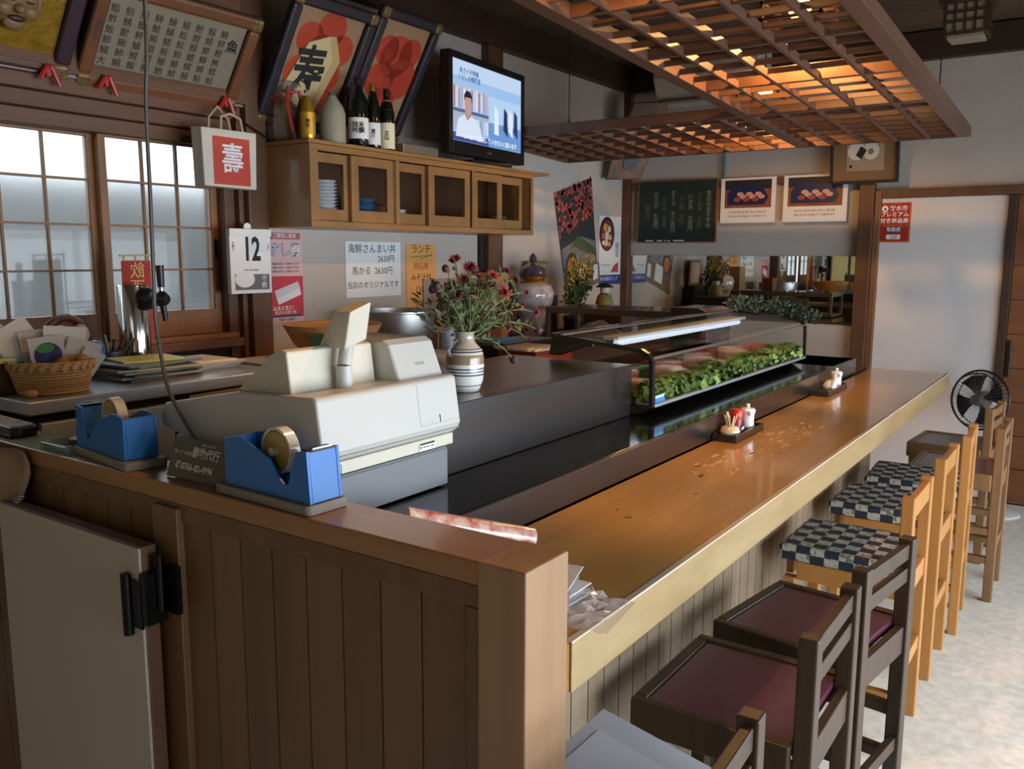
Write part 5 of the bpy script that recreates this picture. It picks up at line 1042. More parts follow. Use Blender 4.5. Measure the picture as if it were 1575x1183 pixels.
o = thing('black_tray_stack', 'dark tray holding a blue card behind the white carton', 'tray', (-1.95, 2.85, 1.06)); MB().box(-2.19, -2.0, 2.85, 3.25, 1.0605, 1.135).build('body', m_black, o, bevel=0.004); MB().box(-2.18, -2.01, 2.87, 3.23, 1.1355, 1.139).build('top', mat('slate', '#5f6266', 0.4), o); MB().box(-2.15, -2.08, 2.92, 3.06, 1.1395, 1.147).build('card', mat('card_blue', '#2f8fd0', 0.4), o)
o = thing('red_box', 'vermilion flat box with white slats on the preparation counter', 'box', (-1.88, 2.9, 1.06)); MB().box(-1.98, -1.80, 2.78, 3.05, 1.061, 1.13).build('box', mat('lacquer_red', '#a83a22', 0.35), o, bevel=0.003); MB().box(-1.98, -1.79, 2.76, 2.98, 1.1305, 1.138).build('slat', mat('pale_wood', '#d9d0bb', 0.5), o)
b = MB(); b.bar((-1.83, 2.80, 1.142), (-1.70, 2.58, 1.158), 0.013, 0.005); b.bar((-1.79, 2.80, 1.142), (-1.68, 2.585, 1.158), 0.008, 0.004); b.build('white_clip', m_white, o)
b = MB().lathe((-2.05, 2.55, 1.0605), [(0.035, 0), (0.035, 0.16), (0, 0.16)], 20); tag(b.build('cutlery_tin', mat('tin_blue', '#3c4b7a', 0.35, noise=(30, '#c9c6b8', 0.6)), smooth=True), 'blue and cream printed tin behind the flower vase', 'tin')
b = MB().box(-2.75, -2.65, 3.62, 3.75, 1.0005, 1.29); tag(b.build('brown_carton', mat('carton_brown', '#6d4a35', 0.6), bevel=0.002), 'tall brown carton behind the flowers', 'carton')
b = MB().box(-2.95, -2.85, 3.95, 4.10, 1.0005, 1.40); tag(b.build('tan_carton', mat('carton_tan', '#9a7e5a', 0.6), bevel=0.002), 'tan carton standing left of the porcelain jar', 'carton')

# ================================================================ vase of chrysanthemums on the serving shelf
vs_ = thing('flower_vase', 'grey and white glazed vase with blue rings on the serving shelf', 'vase', (-1.355, 1.755, 1.151))
vc = V((-1.355, 1.755, 1.1505))
mv = bpy.data.materials.new('vase_glaze'); mv.use_nodes = True; nt = mv.node_tree; bsd = nt.nodes['Principled BSDF']; bsd.inputs['Roughness'].default_value = 0.18; bsd.inputs['Coat Weight'].default_value = 0.4
tcn = nt.nodes.new('ShaderNodeTexCoord'); sx_ = nt.nodes.new('ShaderNodeSeparateXYZ'); rmp = nt.nodes.new('ShaderNodeValToRGB'); mr_ = nt.nodes.new('ShaderNodeMapRange')
mr_.inputs['From Min'].default_value = 0; mr_.inputs['From Max'].default_value = 0.155
nt.links.new(tcn.outputs['Object'], sx_.inputs[0]); nt.links.new(sx_.outputs['Z'], mr_.inputs['Value']); nt.links.new(mr_.outputs[0], rmp.inputs['Fac']); nt.links.new(rmp.outputs['Color'], bsd.inputs['Base Color'])
rmp.color_ramp.interpolation = 'CONSTANT'
bands = [(0, '#dcdad2'), (.10, '#2c4366'), (.115, '#dcdad2'), (.27, '#2c4366'), (.295, '#dcdad2'), (.325, '#2c4366'), (.345, '#dcdad2'), (.375, '#2c4366'), (.395, '#dcdad2'), (.46, '#8d7a62'), (.62, '#cfcbbf'), (.66, '#2c4366'), (.68, '#cfcbbf'), (.70, '#2c4366'), (.715, '#a9a292')]
els = rmp.color_ramp.elements; els[0].color = lin(bands[0][1]); els[0].position = 0; els[1].position = bands[1][0]; els[1].color = lin(bands[1][1])
for p_, c_ in bands[2:]: e_ = els.new(p_); e_.color = lin(c_)
MB().lathe(vc, [(0.034, 0), (0.038, 0.004), (0.047, 0.03), (0.049, 0.06), (0.049, 0.088), (0.044, 0.108), (0.028, 0.124), (0.0235, 0.135), (0.0245, 0.15), (0.028, 0.155), (0.025, 0.155), (0.021, 0.14), (0.02, 0.13)], 40).build('body', mv, vs_, smooth=True)
bq = thing('chrysanthemum_bouquet', 'loose bouquet of dark red chrysanthemums spilling right from the striped vase', 'flowers', vc + V((0, 0, 0.14)))
FLW = [(-1.394, 1.765, 1.486, 1), (-1.308, 1.619, 1.467, 0.3), (-1.318, 1.727, 1.468, 1), (-1.379, 1.843, 1.438, 1), (-1.351, 1.75, 1.437, 1), (-1.356, 1.698, 1.419, 1), (-1.332, 1.688, 1.402, 1), (-1.315, 1.819, 1.445, 1), (-1.399, 1.997, 1.453, 1), (-1.407, 2.054, 1.428, 1), (-1.31, 1.861, 1.402, 1.3), (-1.358, 1.789, 1.398, 0.7), (-1.319, 1.599, 1.426, 0.5), (-1.41, 1.725, 1.367, 0.5), (-1.357, 2.014, 1.359, 1), (-1.323, 1.986, 1.397, 0.8), (-1.383, 2.016, 1.336, 0.8), (-1.297, 1.995, 1.344, 0.9), (-1.302, 1.871, 1.311, 0.8), (-1.406, 2.044, 1.289, 0.7), (-1.407, 2.127, 1.252, 0.7), (-1.345, 1.962, 1.212, 0.5), (-1.297, 2.014, 1.293, 0.6), (-1.364, 2.049, 1.293, 0.8), (-1.384, 2.035, 1.302, 0.7), (-1.359, 1.803, 1.461, 0.5), (-1.407, 1.688, 1.413, 0.4), (-1.383, 1.886, 1.306, 0.5), (-1.357, 1.887, 1.417, 0.6)]
m_pet = mat('petal', '#7a1832', 0.6, noise=(50, '#94264a', 0.7)); m_leaf = mat('leaf', '#454f2f', 0.6, noise=(30, '#687450', 0.7)); m_stem = mat('stem', '#5d6b3c', 0.6); m_bud = mat('bud', '#4a2632', 0.6)
r = random.Random(9); neck = vc + V((0, 0, 0.15)); lv_ = MB()
def leaf(b, p, d, L_, w_, twist):
    d = d.normalized(); s_ = d.orthogonal().normalized(); s_ = Matrix.Rotation(twist, 3, d) @ s_; up_ = d.cross(s_)
    pts = [p, p + d * L_ * .35 + s_ * w_ + up_ * w_ * .3, p + d * L_ * .7 + s_ * w_ * .7, p + d * L_ - up_ * w_ * .5, p + d * L_ * .7 - s_ * w_ * .7, p + d * L_ * .35 - s_ * w_ + up_ * w_ * .3, p + d * L_ * .55 - up_ * w_ * .2]
    b.add(pts, [(0, 1, 6), (1, 2, 6), (2, 3, 6), (3, 4, 6), (4, 5, 6), (5, 0, 6)])
for i, (fx, fy, fz, fs) in enumerate(FLW):
    tip = V((fx, fy, fz)); st0 = neck + V(((r.random() - .5) * 0.02, (r.random() - .5) * 0.02, -0.03)); mid = st0 * .5 + tip * .5 + V((0.0, -0.02 * (tip.y - neck.y), 0.05 + 0.10 * max(0, tip.y - neck.y)))
    path = [st0.lerp(mid, t).lerp(mid.lerp(tip, t), t) for t in [k / 8 for k in range(9)]]
    MB().tube(path, [0.0022 - 0.0001 * k for k in range(9)], 5).build('stem', m_stem, bq, smooth=True)
    dr = (path[-1] - path[-2]).normalized() + V((0.5, -0.7, 0.15)); dr.normalize()
    if fs >= 0.7:
        b = MB(); R = 0.019 * fs; a_ = dr.orthogonal().normalized(); c_ = dr.cross(a_)
        for ring, (n_p, tilt, rr_) in enumerate(((13, 0.25, 1.0), (11, 0.7, 0.85), (8, 1.15, 0.6))):
            for k in range(n_p):
                t = 2 * PI * (k + 0.5 * ring) / n_p; rad = a_ * math.cos(t) + c_ * math.sin(t); d = rad * math.cos(tilt) + dr * math.sin(tilt); s_ = dr.cross(rad).normalized() * R * 0.2
                b.add([tip, tip + d * R * rr_ * .55 - s_, tip + d * R * rr_ * 1.15, tip + d * R * rr_ * .55 + s_], [(0, 1, 2, 3)])
        b.build('blossom', m_pet, bq)
    else:
        MB().ball(tip, 0.009 * (0.7 + fs), 0.009 * (0.7 + fs), 0.010 * (0.7 + fs), 10, 7).build('bud', m_bud, bq, smooth=True)
    for k in range(22):
        t = 0.15 + 0.8 * r.random(); j = min(7, int(t * 8)); p = path[j].lerp(path[j + 1], r.random()); d = V((r.random() - .5, r.random() - .5, r.random() - .25)).normalized() + (path[j + 1] - path[j]).normalized() * .5
        leaf(lv_, p, d, 0.013 + 0.016 * r.random(), 0.003 + 0.004 * r.random(), r.random() * 6)
for k in range(300):      # the bushy middle of the bouquet
    a_ = r.random(); p = V((-1.40 + (r.random() - .5) * 0.12, 1.68 + 0.30 * r.random(), 1.335 + 0.10 * r.random() - 0.06 * a_)); d = (p - neck).normalized() + V(((r.random() - .5), (r.random() - .5), (r.random() - .3)))
    leaf(lv_, p, d, 0.014 + 0.018 * r.random(), 0.003 + 0.0045 * r.random(), r.random() * 6)
lv_.build('leaves', m_leaf, bq, kind='stuff')

# porcelain jar, sprays of yellow flowers, doll, framed picture by the wall
jr = thing('porcelain_jar', 'large lidded porcelain jar with gold neck and dark blue domed lid', 'jar', (-2.91, 4.45, 1.0))
jc = V((-2.91, 4.45, 1.0005)); m_jar = mat('jar_floral', '#d6d8dc', 0.12, noise=(26, '#8c6470', 0.6), coat=0.6)
MB().lathe(jc, [(0.06, 0), (0.07, 0.02), (0.085, 0.12), (0.125, 0.22), (0.132, 0.27), (0.115, 0.315), (0.075, 0.335)], 40).build('body', m_jar, jr, smooth=True)
MB().lathe(jc + V((0, 0, 0.335)), [(0.07, 0), (0.078, 0.01), (0.07, 0.02), (0.082, 0.035)], 32).build('gold_band', mat('gold_trim', '#c79a3a', 0.2, 0.9), jr, smooth=True)
MB().lathe(jc + V((0, 0, 0.371)), [(0.084, 0), (0.09, 0.012), (0.08, 0.045), (0.045, 0.068), (0.014, 0.074), (0.012, 0.08), (0.025, 0.095), (0.022, 0.115), (0.006, 0.138), (0, 0.14)], 32).build('lid', mat('lid_blue', '#26384c', 0.12, noise=(22, '#6f5a52', 0.8), coat=0.6), jr, smooth=True)
fa = thing('yellow_flower_arrangement', 'arrangement of yellow sprays and green leaves right of the porcelain jar', 'flowers', (-2.84, 4.84, 1.0))
MB().lathe((-2.84, 4.84, 1.0005), [(0.05, 0), (0.07, 0.03), (0.075, 0.10), (0.06, 0.12)], 24).build('pot', mat('pot_dark', '#2b2626', 0.3), fa, smooth=True)
r = random.Random(21); lg = MB(); ly = MB()
for k in range(16):
    a_ = 2 * PI * k / 16; tip = V((-2.80 + 0.10 * math.cos(a_) * r.random(), 4.84 + 0.19 * math.sin(a_) * (0.3 + 0.7 * r.random()), 1.36 + 0.14 * r.random())); base = V((-2.84, 4.84, 1.1))
    if r.random() < 0.45: tip.z += 0.04
    MB().tube([base, base.lerp(tip, .5) + V((0, 0, .03)), tip], 0.003, 5).build('stem', m_stem, fa)
    for j in range(20):
        p = base.lerp(tip, 0.62 + 0.4 * r.random()) + V(((r.random() - .5) * .05, (r.random() - .5) * .05, (r.random() - .5) * .04)); leaf(ly, p, V((r.random() - .5, r.random() - .5, r.random())), 0.014 + 0.01 * r.random(), 0.007, r.random() * 6)
    for j in range(30):
        p = base.lerp(tip, 0.15 + 0.5 * r.random()) + V(((r.random() - .5) * .06, (r.random() - .5) * .12, (r.random() - .5) * .08)); leaf(lg, p, V((r.random() - .5, r.random() - .5, r.random())), 0.03 + 0.025 * r.random(), 0.010, r.random() * 6)
ly.build('yellow_florets', mat('floret', '#b99f2c', 0.6, noise=(30, '#c4722a', 0.5)), fa, kind='stuff'); lg.build('leaves', mat('leaf_dark', '#3d5a30', 0.5, noise=(30, '#5d7a40', 0.6)), fa, kind='stuff')
dl = thing('festive_doll', 'small black-hatted doll in white, orange and green beside the yellow flowers', 'doll', (-2.70, 4.98, 1.16))
MB().box(-2.85, -2.55, 4.93, 5.2, 1.0005, 1.16).build('plinth', w_beam, dl)
MB().lathe((-2.72, 5.02, 1.1605), [(0.055, 0), (0.06, 0.03), (0.045, 0.08), (0.02, 0.1), (0, 0.1)], 24).build('robe', mat('robe_green', '#3f7a4a', 0.5, noise=(14, '#c9542e', 0.9)), dl, smooth=True)
MB().ball((-2.72, 5.02, 1.275), 0.032, 0.032, 0.034, 16, 10).build('head', mat('doll_white', '#dcd5cc', 0.4), dl, smooth=True)
MB().lathe((-2.72, 5.02, 1.292), [(0.06, 0), (0.055, 0.006), (0.03, 0.022), (0.0, 0.034)], 20).build('hat', m_blackm, dl, smooth=True)
MB().ball((-2.685, 5.0, 1.245), 0.012, 0.014, 0.012, 10, 7).build('bow', mat('doll_orange', '#d8662c', 0.5), dl, smooth=True)
fp = thing('small_gilt_frame', 'small gilt-edged picture frame behind the porcelain jar', 'picture frame', (-3.0, 4.75, 1.3)); FPB = Board(fp, (-3.06, 4.58, 1.24), (0, 1, 0), (0.06, 0, 1)); FPB.rect('frame', 0, 0.24, 0, 0.22, 0, 0.014, mat('gilt_edge', '#8a6234', 0.4), bevel=0.004); FPB.rect('picture', 0.02, 0.22, 0.02, 0.20, 0.0142, 0.0155, mat('pic_pale', '#a89c86', 0.6))
MB().box(-3.07, -2.98, 4.55, 4.86, 1.0005, 1.239).build('plinth', w_beam, fp)
MB().box(-3.08, -2.40, 4.285, 5.5, 0.0, 1.0).build('corner_cabinet', w_beam, bevel=0.004); tag(bpy.data.objects['corner_cabinet'], 'dark base cabinet in the left corner under the porcelain jar', 'cabinet')
# small glass case at the back
gc = thing('small_glass_case', 'low glass case with a grey-brown wooden frame at the back of the bar', 'display case', (-2.2, 4.5, 0.94)); m_gf = mat('taupe_wood', '#75685a', 0.5, wood=((1.5, 12, 12), '#5f5346', 0.6))
gx0, gx1, gy0, gy1, gz0, gz1 = -2.72, -1.86, 4.30, 4.66, 0.985, 1.20
MB().box(-2.395, gx1 + 0.02, gy0 - 0.01, gy1 + 0.04, 0.0, 0.93).build('base_cabinet', w_beam, gc); MB().box(-2.395, gx1 + 0.01, gy0 - 0.008, gy1, 0.931, 0.984).build('yellow_base', mat('mustard', '#8e7434', 0.5), gc)
for a in ((gx0, gx1, gy0, gy0 + 0.02, gz1 - 0.035, gz1), (gx0, gx1, gy1 - 0.02, gy1, gz1 - 0.035, gz1), (gx0, gx0 + 0.022, gy0 + 0.0205, gy1 - 0.0205, gz1 - 0.035, gz1), (gx1 - 0.022, gx1, gy0 + 0.0205, gy1 - 0.0205, gz1 - 0.035, gz1),
          (gx0, gx0 + 0.025, gy0, gy0 + 0.02, gz0 + 0.02, gz1 - 0.0355), (gx1 - 0.025, gx1, gy0, gy0 + 0.02, gz0 + 0.02, gz1 - 0.0355), (gx0, gx0 + 0.025, gy1 - 0.02, gy1, gz0 + 0.02, gz1 - 0.0355), (gx1 - 0.025, gx1, gy1 - 0.02, gy1, gz0 + 0.02, gz1 - 0.0355), (gx0, gx1, gy0, gy1, 1.001, gz0 + 0.0345)):
    if a[5] > a[4]: MB().box(*a).build('frame_bar', m_gf, gc, bevel=0.002)
MB().box(gx0 + 0.022, gx1 - 0.022, gy0 + 0.007, gy0 + 0.011, gz0 + 0.035, gz1 - 0.036).build('glass', m_glass, gc); MB().box(gx0 + 0.01, gx1 - 0.01, gy0 + 0.01, gy1 - 0.01, gz1 + 0.0005, gz1 + 0.004).build('glass', m_glass, gc)
b = MB(); hg.clear()
def film(u, v):
    k = (round(u * 12), round(v * 10))
    if k not in hg: hg[k] = r.random()
    return V((-2.62 + 0.34 * u, 4.36 + 0.2 * v, 1.022 + 0.09 * math.sin(PI * u) * math.sin(PI * v) + 0.015 * hg[k]))
b.grid(film, 12, 10); tag(b.build('cling_film', MATS['cellophane']), 'crumpled clear film inside the small back glass case', 'plastic film')
b = MB().box(-2.50, -2.30, 4.38, 4.55, 1.0215, 1.045); tag(b.build('fish_slab', mat('slab_red', '#8a3f34', 0.4), bevel=0.01, seg=3), 'dark red slab of fish inside the small back glass case', 'fish')
b = MB().box(-2.28, -2.06, 4.62, 4.635, 1.0215, 1.15); tag(b.build('patterned_paper', mat('leafy_paper', '#a88d70', 0.6, noise=(9, '#3f7a4a', 0.9))), 'leaf-patterned paper at the back of the small glass case', 'paper')
b = MB().lathe((-2.215, 4.42, 1.0215), [(0.022, 0), (0.026, 0.01), (0.034, 0.085), (0.031, 0.085), (0.022, 0.012)], 24); tag(b.build('white_cup', MATS['porcelain'], smooth=True), 'white tapered cup inside the small back glass case', 'cup')
# pine sprig by the mirror
pg = thing('green_sprig', 'dark green leafy sprig lying on the display case in front of the mirror', 'sprig', (-1.35, 4.2, 1.23)); lp = MB(); r = random.Random(31)
stp = [V((-1.52, 4.12, 1.25)), V((-1.42, 4.18, 1.255)), V((-1.33, 4.235, 1.24)), V((-1.25, 4.27, 1.215)), V((-1.17, 4.28, 1.185))]
MB().tube(stp, 0.005, 6).build('twig', mat('twig', '#4b3a2a', 0.7), pg, smooth=True)
for k in range(520):
    t = r.random() * 3.999; j = int(t); p = stp[j].lerp(stp[j + 1], t - j) + V(((r.random() - .5) * .07, (r.random() - .5) * .07, (r.random() - .3) * .06)); leaf(lp, p, V((r.random() - .5, r.random() - .5, r.random() - .3)), 0.018 + 0.018 * r.random(), 0.006, r.random() * 6)
lp.build('leaves', mat('sprig_green', '#3c5040', 0.5, noise=(30, '#5c7258', 0.6)), pg, kind='stuff')

# ================================================================ far wall
def fboard(root, y=5.999): return Board(root, (0, y, 0), (1, 0, 0), (0, 0, 1))
ch = thing('chalkboard', 'dark green chalkboard menu with faint handwriting on the far wall', 'chalkboard', (-2.65, 5.96, 1.6)); CB = fboard(ch, 5.962)
CB.rect('board', -2.95, -2.343, 1.60, 2.036, 0, 0.012, mat('chalk_green', '#1c2b25', 0.6, noise=(6, '#26362f', 0.5)), bevel=0.001)
for a in ((-2.95, -2.343, 1.592, 1.603, 0.012, 0.026), (-2.95, -2.343, 2.033, 2.042, 0, 0.016), (-2.955, -2.946, 1.595, 2.04, 0, 0.016), (-2.347, -2.338, 1.595, 2.04, 0, 0.016)): CB.rect('frame_bar', *a, mat('board_edge', '#7a4a30', 0.5))
m_chalk = mat('chalk', '#8d958c', 0.9); m_chalk2 = mat('chalk_dim', '#5c675f', 0.9)
for i, s_ in enumerate(['本日のおすすめ', 'ぶり刺身 八百円', 'いか天 六百円', 'かに酢 千円', 'まぐろ 千二百円', 'ひらめ 九百円', '白えび 七百円', '鯖寿司']): CB.text('\n'.join(s_), -2.40 - i * 0.068, 1.825 - 0.01 * (i % 3), 0.040 if i % 2 == 0 else 0.034, m_chalk if i % 2 == 0 else m_chalk2, 0.0125, line=0.95)
for k, (u0, u1) in enumerate(((-2.88, -2.82), (-2.79, -2.75), (-2.73, -2.72), (-2.705, -2.69), (-2.66, -2.58))):
    o = MB().box(u0, u1, 5.937, 5.945, 1.6035, 1.612).build('chalk_stick', m_paper, bevel=0.002); tag(o, ORD[k] + ' stick of white chalk from the corner side, on the chalkboard ledge', 'chalk', 'chalk on the ledge')
def food(x0, x1, label):
    t = thing('food_poster', label, 'poster', ((x0 + x1) / 2, 5.96, 1.725)); B = fboard(t, 5.962); s = (x1 - x0) / 0.4
    B.rect('sheet', x0, x1, 1.727, 2.035, 0, 0.003, m_paper); p0, p1 = x0 + 0.03, x1 - 0.03
    B.rect('photo', p0, p1, 1.83, 2.02, 0.003, 0.0036, mat('photo_brown', '#6d3426', 0.5, noise=(3, '#b8743f', 0.6))); B.rect('photo', p0, p1, 1.955, 2.02, 0.0037, 0.004, mat('photo_dark', '#2c2434', 0.5))
    B.poly('platter', [(p0 + .02, 1.85), (p1 - .05, 1.85), (p1 - .02, 1.90), (p1 - .06, 1.97), (p0 + .07, 1.98), (p0 + .02, 1.93)], 0.0041, 0.0046, mat('platter_navy', '#1b2a55', 0.4))
    m1, m2 = mat('sashimi_a', '#cfa08c', 0.5), mat('sashimi_b', '#a34a3a', 0.5)
    for k in range(9): B.disc('sashimi', p0 + 0.09 + 0.022 * k * s, 1.905 + 0.018 * ((k * 5) % 3 - 1), 0.024, 0.015, 0.0047 + 0.0001 * k, 0.0052 + 0.0001 * k, m1 if k % 3 else m2)
    B.text('旬の味 海の幸 盛り合わせ 富山湾', (x0 + x1) / 2, 1.80, 0.018, mat('txt_brown', '#8a5a44', 0.6), 0.0035); B.text('お問い合わせは当店まで ご予約承ります', (x0 + x1) / 2, 1.772, 0.015, m_ink, 0.0035)
    return t
food(-2.315, -1.925, 'food poster of sashimi on a navy platter next to the chalkboard'); food(-1.872, -1.455, 'food poster of sashimi on a navy platter next to the framed cloth picture')
mi = thing('wall_mirror', 'long horizontal mirror on the far wall reflecting the bar', 'mirror', (-2.2, 5.99, 1.06)); MI = fboard(mi, 5.998)
MI.rect('glass', -3.028, -1.377, 1.062, 1.499, 0, 0.006, m_mirror); MI.rect('edge_strip', -3.028, -1.377, 1.046, 1.061, 0, 0.010, w_beam)
cf = thing('cloth_picture', 'framed black and white crest cloth above the mirror end', 'framed picture', (-1.35, 5.92, 1.96)); CF = Board(cf, (-1.557, 5.925, 1.962), (1, 0, 0), (0, -0.12, 1))
CF.rect('mount', 0.015, 0.40, 0.015, 0.43, 0, 0.01, mat('mount_brown', '#7a5f42', 0.6)); 
for a in ((0, 0.415, 0, 0.016), (0, 0.415, 0.43, 0.446), (0, 0.016, 0.016, 0.43), (0.399, 0.415, 0.016, 0.43)): CF.rect('frame_bar', *a, 0, 0.03, m_blackm, bevel=0.003)
CF.rect('cloth', 0.10, 0.325, 0.078, 0.40, 0.0105, 0.012, mat('cloth_taupe', '#9b8a74', 0.7)); CF.disc('flower_crest', 0.16, 0.20, 0.055, 0.055, 0.0125, 0.013, mat('crest_white', '#d5cdc0', 0.6)); CF.disc('flower_crest', 0.245, 0.20, 0.05, 0.055, 0.0125, 0.013, mat('crest_white', '#d5cdc0', 0.6)); CF.poly('black_square', [(0.155, 0.175), (0.19, 0.15), (0.22, 0.205), (0.185, 0.23)], 0.0131, 0.014, m_ink); CF.disc('seal', 0.125, 0.108, 0.01, 0.01, 0.0125, 0.013, m_ink); CF.disc('seal', 0.245, 0.195, 0.018, 0.018, 0.0132, 0.014, m_tan)
rs = thing('red_voucher_sign', 'red sign lettered プレミアム付き商品券 on the white sliding door', 'sign', (-1.16, 5.97, 1.59)); RS = fboard(rs, 5.9745)
RS.rect('sheet', -1.256, -1.066, 1.588, 1.838, 0, 0.0012, mat('sign_orange', '#c4682c', 0.5)); RS.rect('red_field', -1.25, -1.075, 1.597, 1.832, 0.0013, 0.002, mat('sign_red', '#a5281f', 0.5))
RS.disc('emblem', -1.222, 1.80, 0.02, 0.02, 0.0021, 0.0026, m_paper); RS.disc('emblem', -1.22, 1.797, 0.007, 0.009, 0.0027, 0.003, mat('emblem_blue', '#2f4a9a', 0.5))
RS.text('射水市', -1.14, 1.80, 0.036, m_paper, 0.0022, bold=0.0008); RS.text('プレミアム', -1.163, 1.762, 0.034, m_paper, 0.0022, bold=0.0008); RS.text('付き商品券', -1.163, 1.722, 0.034, m_paper, 0.0022, bold=0.0008); RS.text('いつもの街で使えるうれしい券', -1.163, 1.694, 0.0115, mat('yellow_print', '#d8b04a', 0.5), 0.0022)
RS.disc('badge', -1.163, 1.668, 0.055, 0.017, 0.0021, 0.0026, mat('badge_blue', '#2b3f86', 0.5)); RS.text('取扱店', -1.163, 1.668, 0.028, m_paper, 0.003, bold=0.0006); RS.rect('number_box', -1.205, -1.122, 1.608, 1.637, 0.0021, 0.0026, m_paper); RS.text('220', -1.163, 1.622, 0.028, m_ink, 0.003, shear=0.3)

# carved plaque hanging across the corner
pl = thing('carved_plaque', 'dark carved wooden plaque hanging tilted in the far left corner', 'plaque', (-2.98, 5.75, 2.03)); PU = V((0.75, 0.62, 0.12)).normalized(); PW = V((0.36, 0.02, 1)); PLB = Board(pl, (-3.055, 5.60, 2.04), PU, PW)
PLB.poly('board', [(0.0, 0.0), (0.27, -0.03), (0.30, 0.46), (0.26, 0.53), (0.02, 0.55), (-0.01, 0.2)], 0, 0.035, mat('plaque_wood', '#7d5030', 0.5, noise=(9, '#3a2414', 0.8), bump=(20, 0.6)), bevel=0.01); PLB.disc('carved_oval', 0.15, 0.14, 0.06, 0.09, 0.0355, 0.043, mat('oval_slate', '#35383a', 0.5))
# air conditioner
ac = thing('air_conditioner', 'white rounded air conditioner high on the far wall behind the lattice', 'air conditioner', (-2.4, 5.8, 2.53))
MB().prism([(5.92, 2.55), (5.92, 2.84), (5.72, 2.84), (5.66, 2.80), (5.65, 2.70), (5.70, 2.60), (5.78, 2.54), (5.86, 2.53)], lambda u, v, d: (d, u, v), -2.72, -1.98).build('housing', mat('ac_white', '#b9b3a6', 0.4), ac, bevel=0.012, seg=3)
MB().box(-2.68, -2.06, 5.70, 5.80, 2.545, 2.552).build('louvre', mat('ac_grey', '#8f897c', 0.5), ac); MB().cyl((-2.30, 5.965, 2.53), (-2.30, 5.965, 2.04), 0.011, n=12).build('drain_pipe', mat('pipe_blue', '#5c6d7c', 0.5), ac, smooth=True)

# ================================================================ hanging lattice and its lamps
la = thing('ceiling_lattice', 'hanging wooden lattice canopy over the counter, lit amber from above', 'lattice', (-1.0, 2.9, 2.1))
def zl(y): return 2.2337 - 0.048 * (y - 2.5185)
def lbar(nm, x0, y0_, x1, y1_, wd_, h_, off=0.0, m=w_lattice): MB().bar((x0, y0_, zl(y0_) + off + h_ / 2), (x1, y1_, zl(y1_) + off + h_ / 2), wd_, h_).build(nm, m, la, bevel=0.0015, seg=1)
XR, XM, XA = -0.684, -1.506, -3.07; YN, YMID, YF2 = 0.6, 4.15, 5.10
lbar('rail', XR - 0.0, YN, XR, YF2, 0.062, 0.05); lbar('rail', XM, YN, XM, YF2, 0.062, 0.05)
lbar('crossbeam', XA, YMID, XR, YMID, 0.05, 0.05, 0.001); lbar('crossbeam', XA, YF2, XR, YF2, 0.03, 0.05, 0.001); lbar('crossbeam', XA, YMID, XA, YF2, 0.035, 0.05, 0.002); lbar('crossbeam', XM, YN, XR, YN, 0.05, 0.05, 0.001)
nlong = 4
for k in range(1, nlong + 1):
    x = XM + (XR - XM) * k / (nlong + 1); lbar('slat', x, YN, x, YF2, 0.017, 0.030, 0.002)
yy = YMID - 0.14; k = 1
while yy > YN + 0.05:
    lbar('slat', XM + 0.031, yy, XR - 0.031, yy, 0.010 if k % 4 else 0.022, 0.022 if k % 4 else 0.040, 0.012 if k % 4 else 0.004); yy -= 0.14; k += 1
for k in range(1, 7): lbar('slat', XA, YMID + (YF2 - YMID) * k / 7, XR - 0.031, YMID + (YF2 - YMID) * k / 7, 0.010, 0.024, 0.008)
for k in range(1, 11): x = XA + (XM - XA) * k / 11; lbar('slat', x, YMID, x, YF2, 0.014, 0.028, 0.002)
for (x, y) in ((-2.5, 4.17), (-0.69, 4.3), (-1.506, 2.2), (-0.69, 1.75)):
    MB().cyl((x, y, zl(y) + 0.05), (x, y, 2.86), 0.003, n=6).build('hanging_wire', m_black, la); b = MB(); b.tube([(x, y + 0.012 * math.cos(t), zl(y) + 0.065 + 0.012 * math.sin(t)) for t in [2 * PI * i / 12 for i in range(13)]], 0.002, 5); b.build('hook', m_black, la)
m_bulb = mat('warm_bulb', '#fff0d0', 0.4, emit=('#ffb050', 16.0)); m_shade = mat('lamp_paper', '#e8c890', 0.6, emit=('#ff9a3c', 0.35))
def lamp(x, y, z, label, power):
    t = thing('cage_lamp', label, 'lamp', (x, y, z), 'cage lamps above the lattice')
    for a in ((-.11, -.11), (.11, -.11), (.11, .11), (-.11, .11)): MB().box(x + a[0] - .006, x + a[0] + .006, y + a[1] - .006, y + a[1] + .006, z, z + 0.13).build('cage_post', w_lattice, t)
    for zz in (z, z + 0.06, z + 0.12):
        b = MB(); b.box(x - .116, x + .116, y - .116, y - .104, zz, zz + .01); b.box(x - .116, x + .116, y + .104, y + .116, zz, zz + .01); b.box(x - .116, x - .104, y - .104, y + .104, zz, zz + .01); b.box(x + .104, x + .116, y - .104, y + .104, zz, zz + .01); b.build('cage_ring', w_lattice, t)
    MB().box(x - .11, x + .11, y - .11, y + .11, z + 0.131, z + 0.145).build('top', mat('lamp_top', '#8a6a40', 0.5), t)
    MB().ball((x, y, z + 0.055), 0.042, 0.042, 0.044, 16, 10).build('bulb', m_bulb, t, smooth=True); MB().cyl((x, y, z + 0.09), (x, y, z + 0.131), 0.014, n=12).build('socket', m_black, t); MB().cyl((x, y, z + 0.145), (x, y, 2.86), 0.004, n=6).build('cord', m_black, t)
    d = bpy.data.lights.new('lamp_light', 'SPOT'); d.spot_size = math.radians(172); d.spot_blend = 0.35; d.energy = power; d.color = (1.0, 0.50, 0.16); d.shadow_soft_size = 0.015; o = bpy.data.objects.new('lamp_light', d); C.objects.link(o); o.location = (0, 0, -0.002); o.parent = t
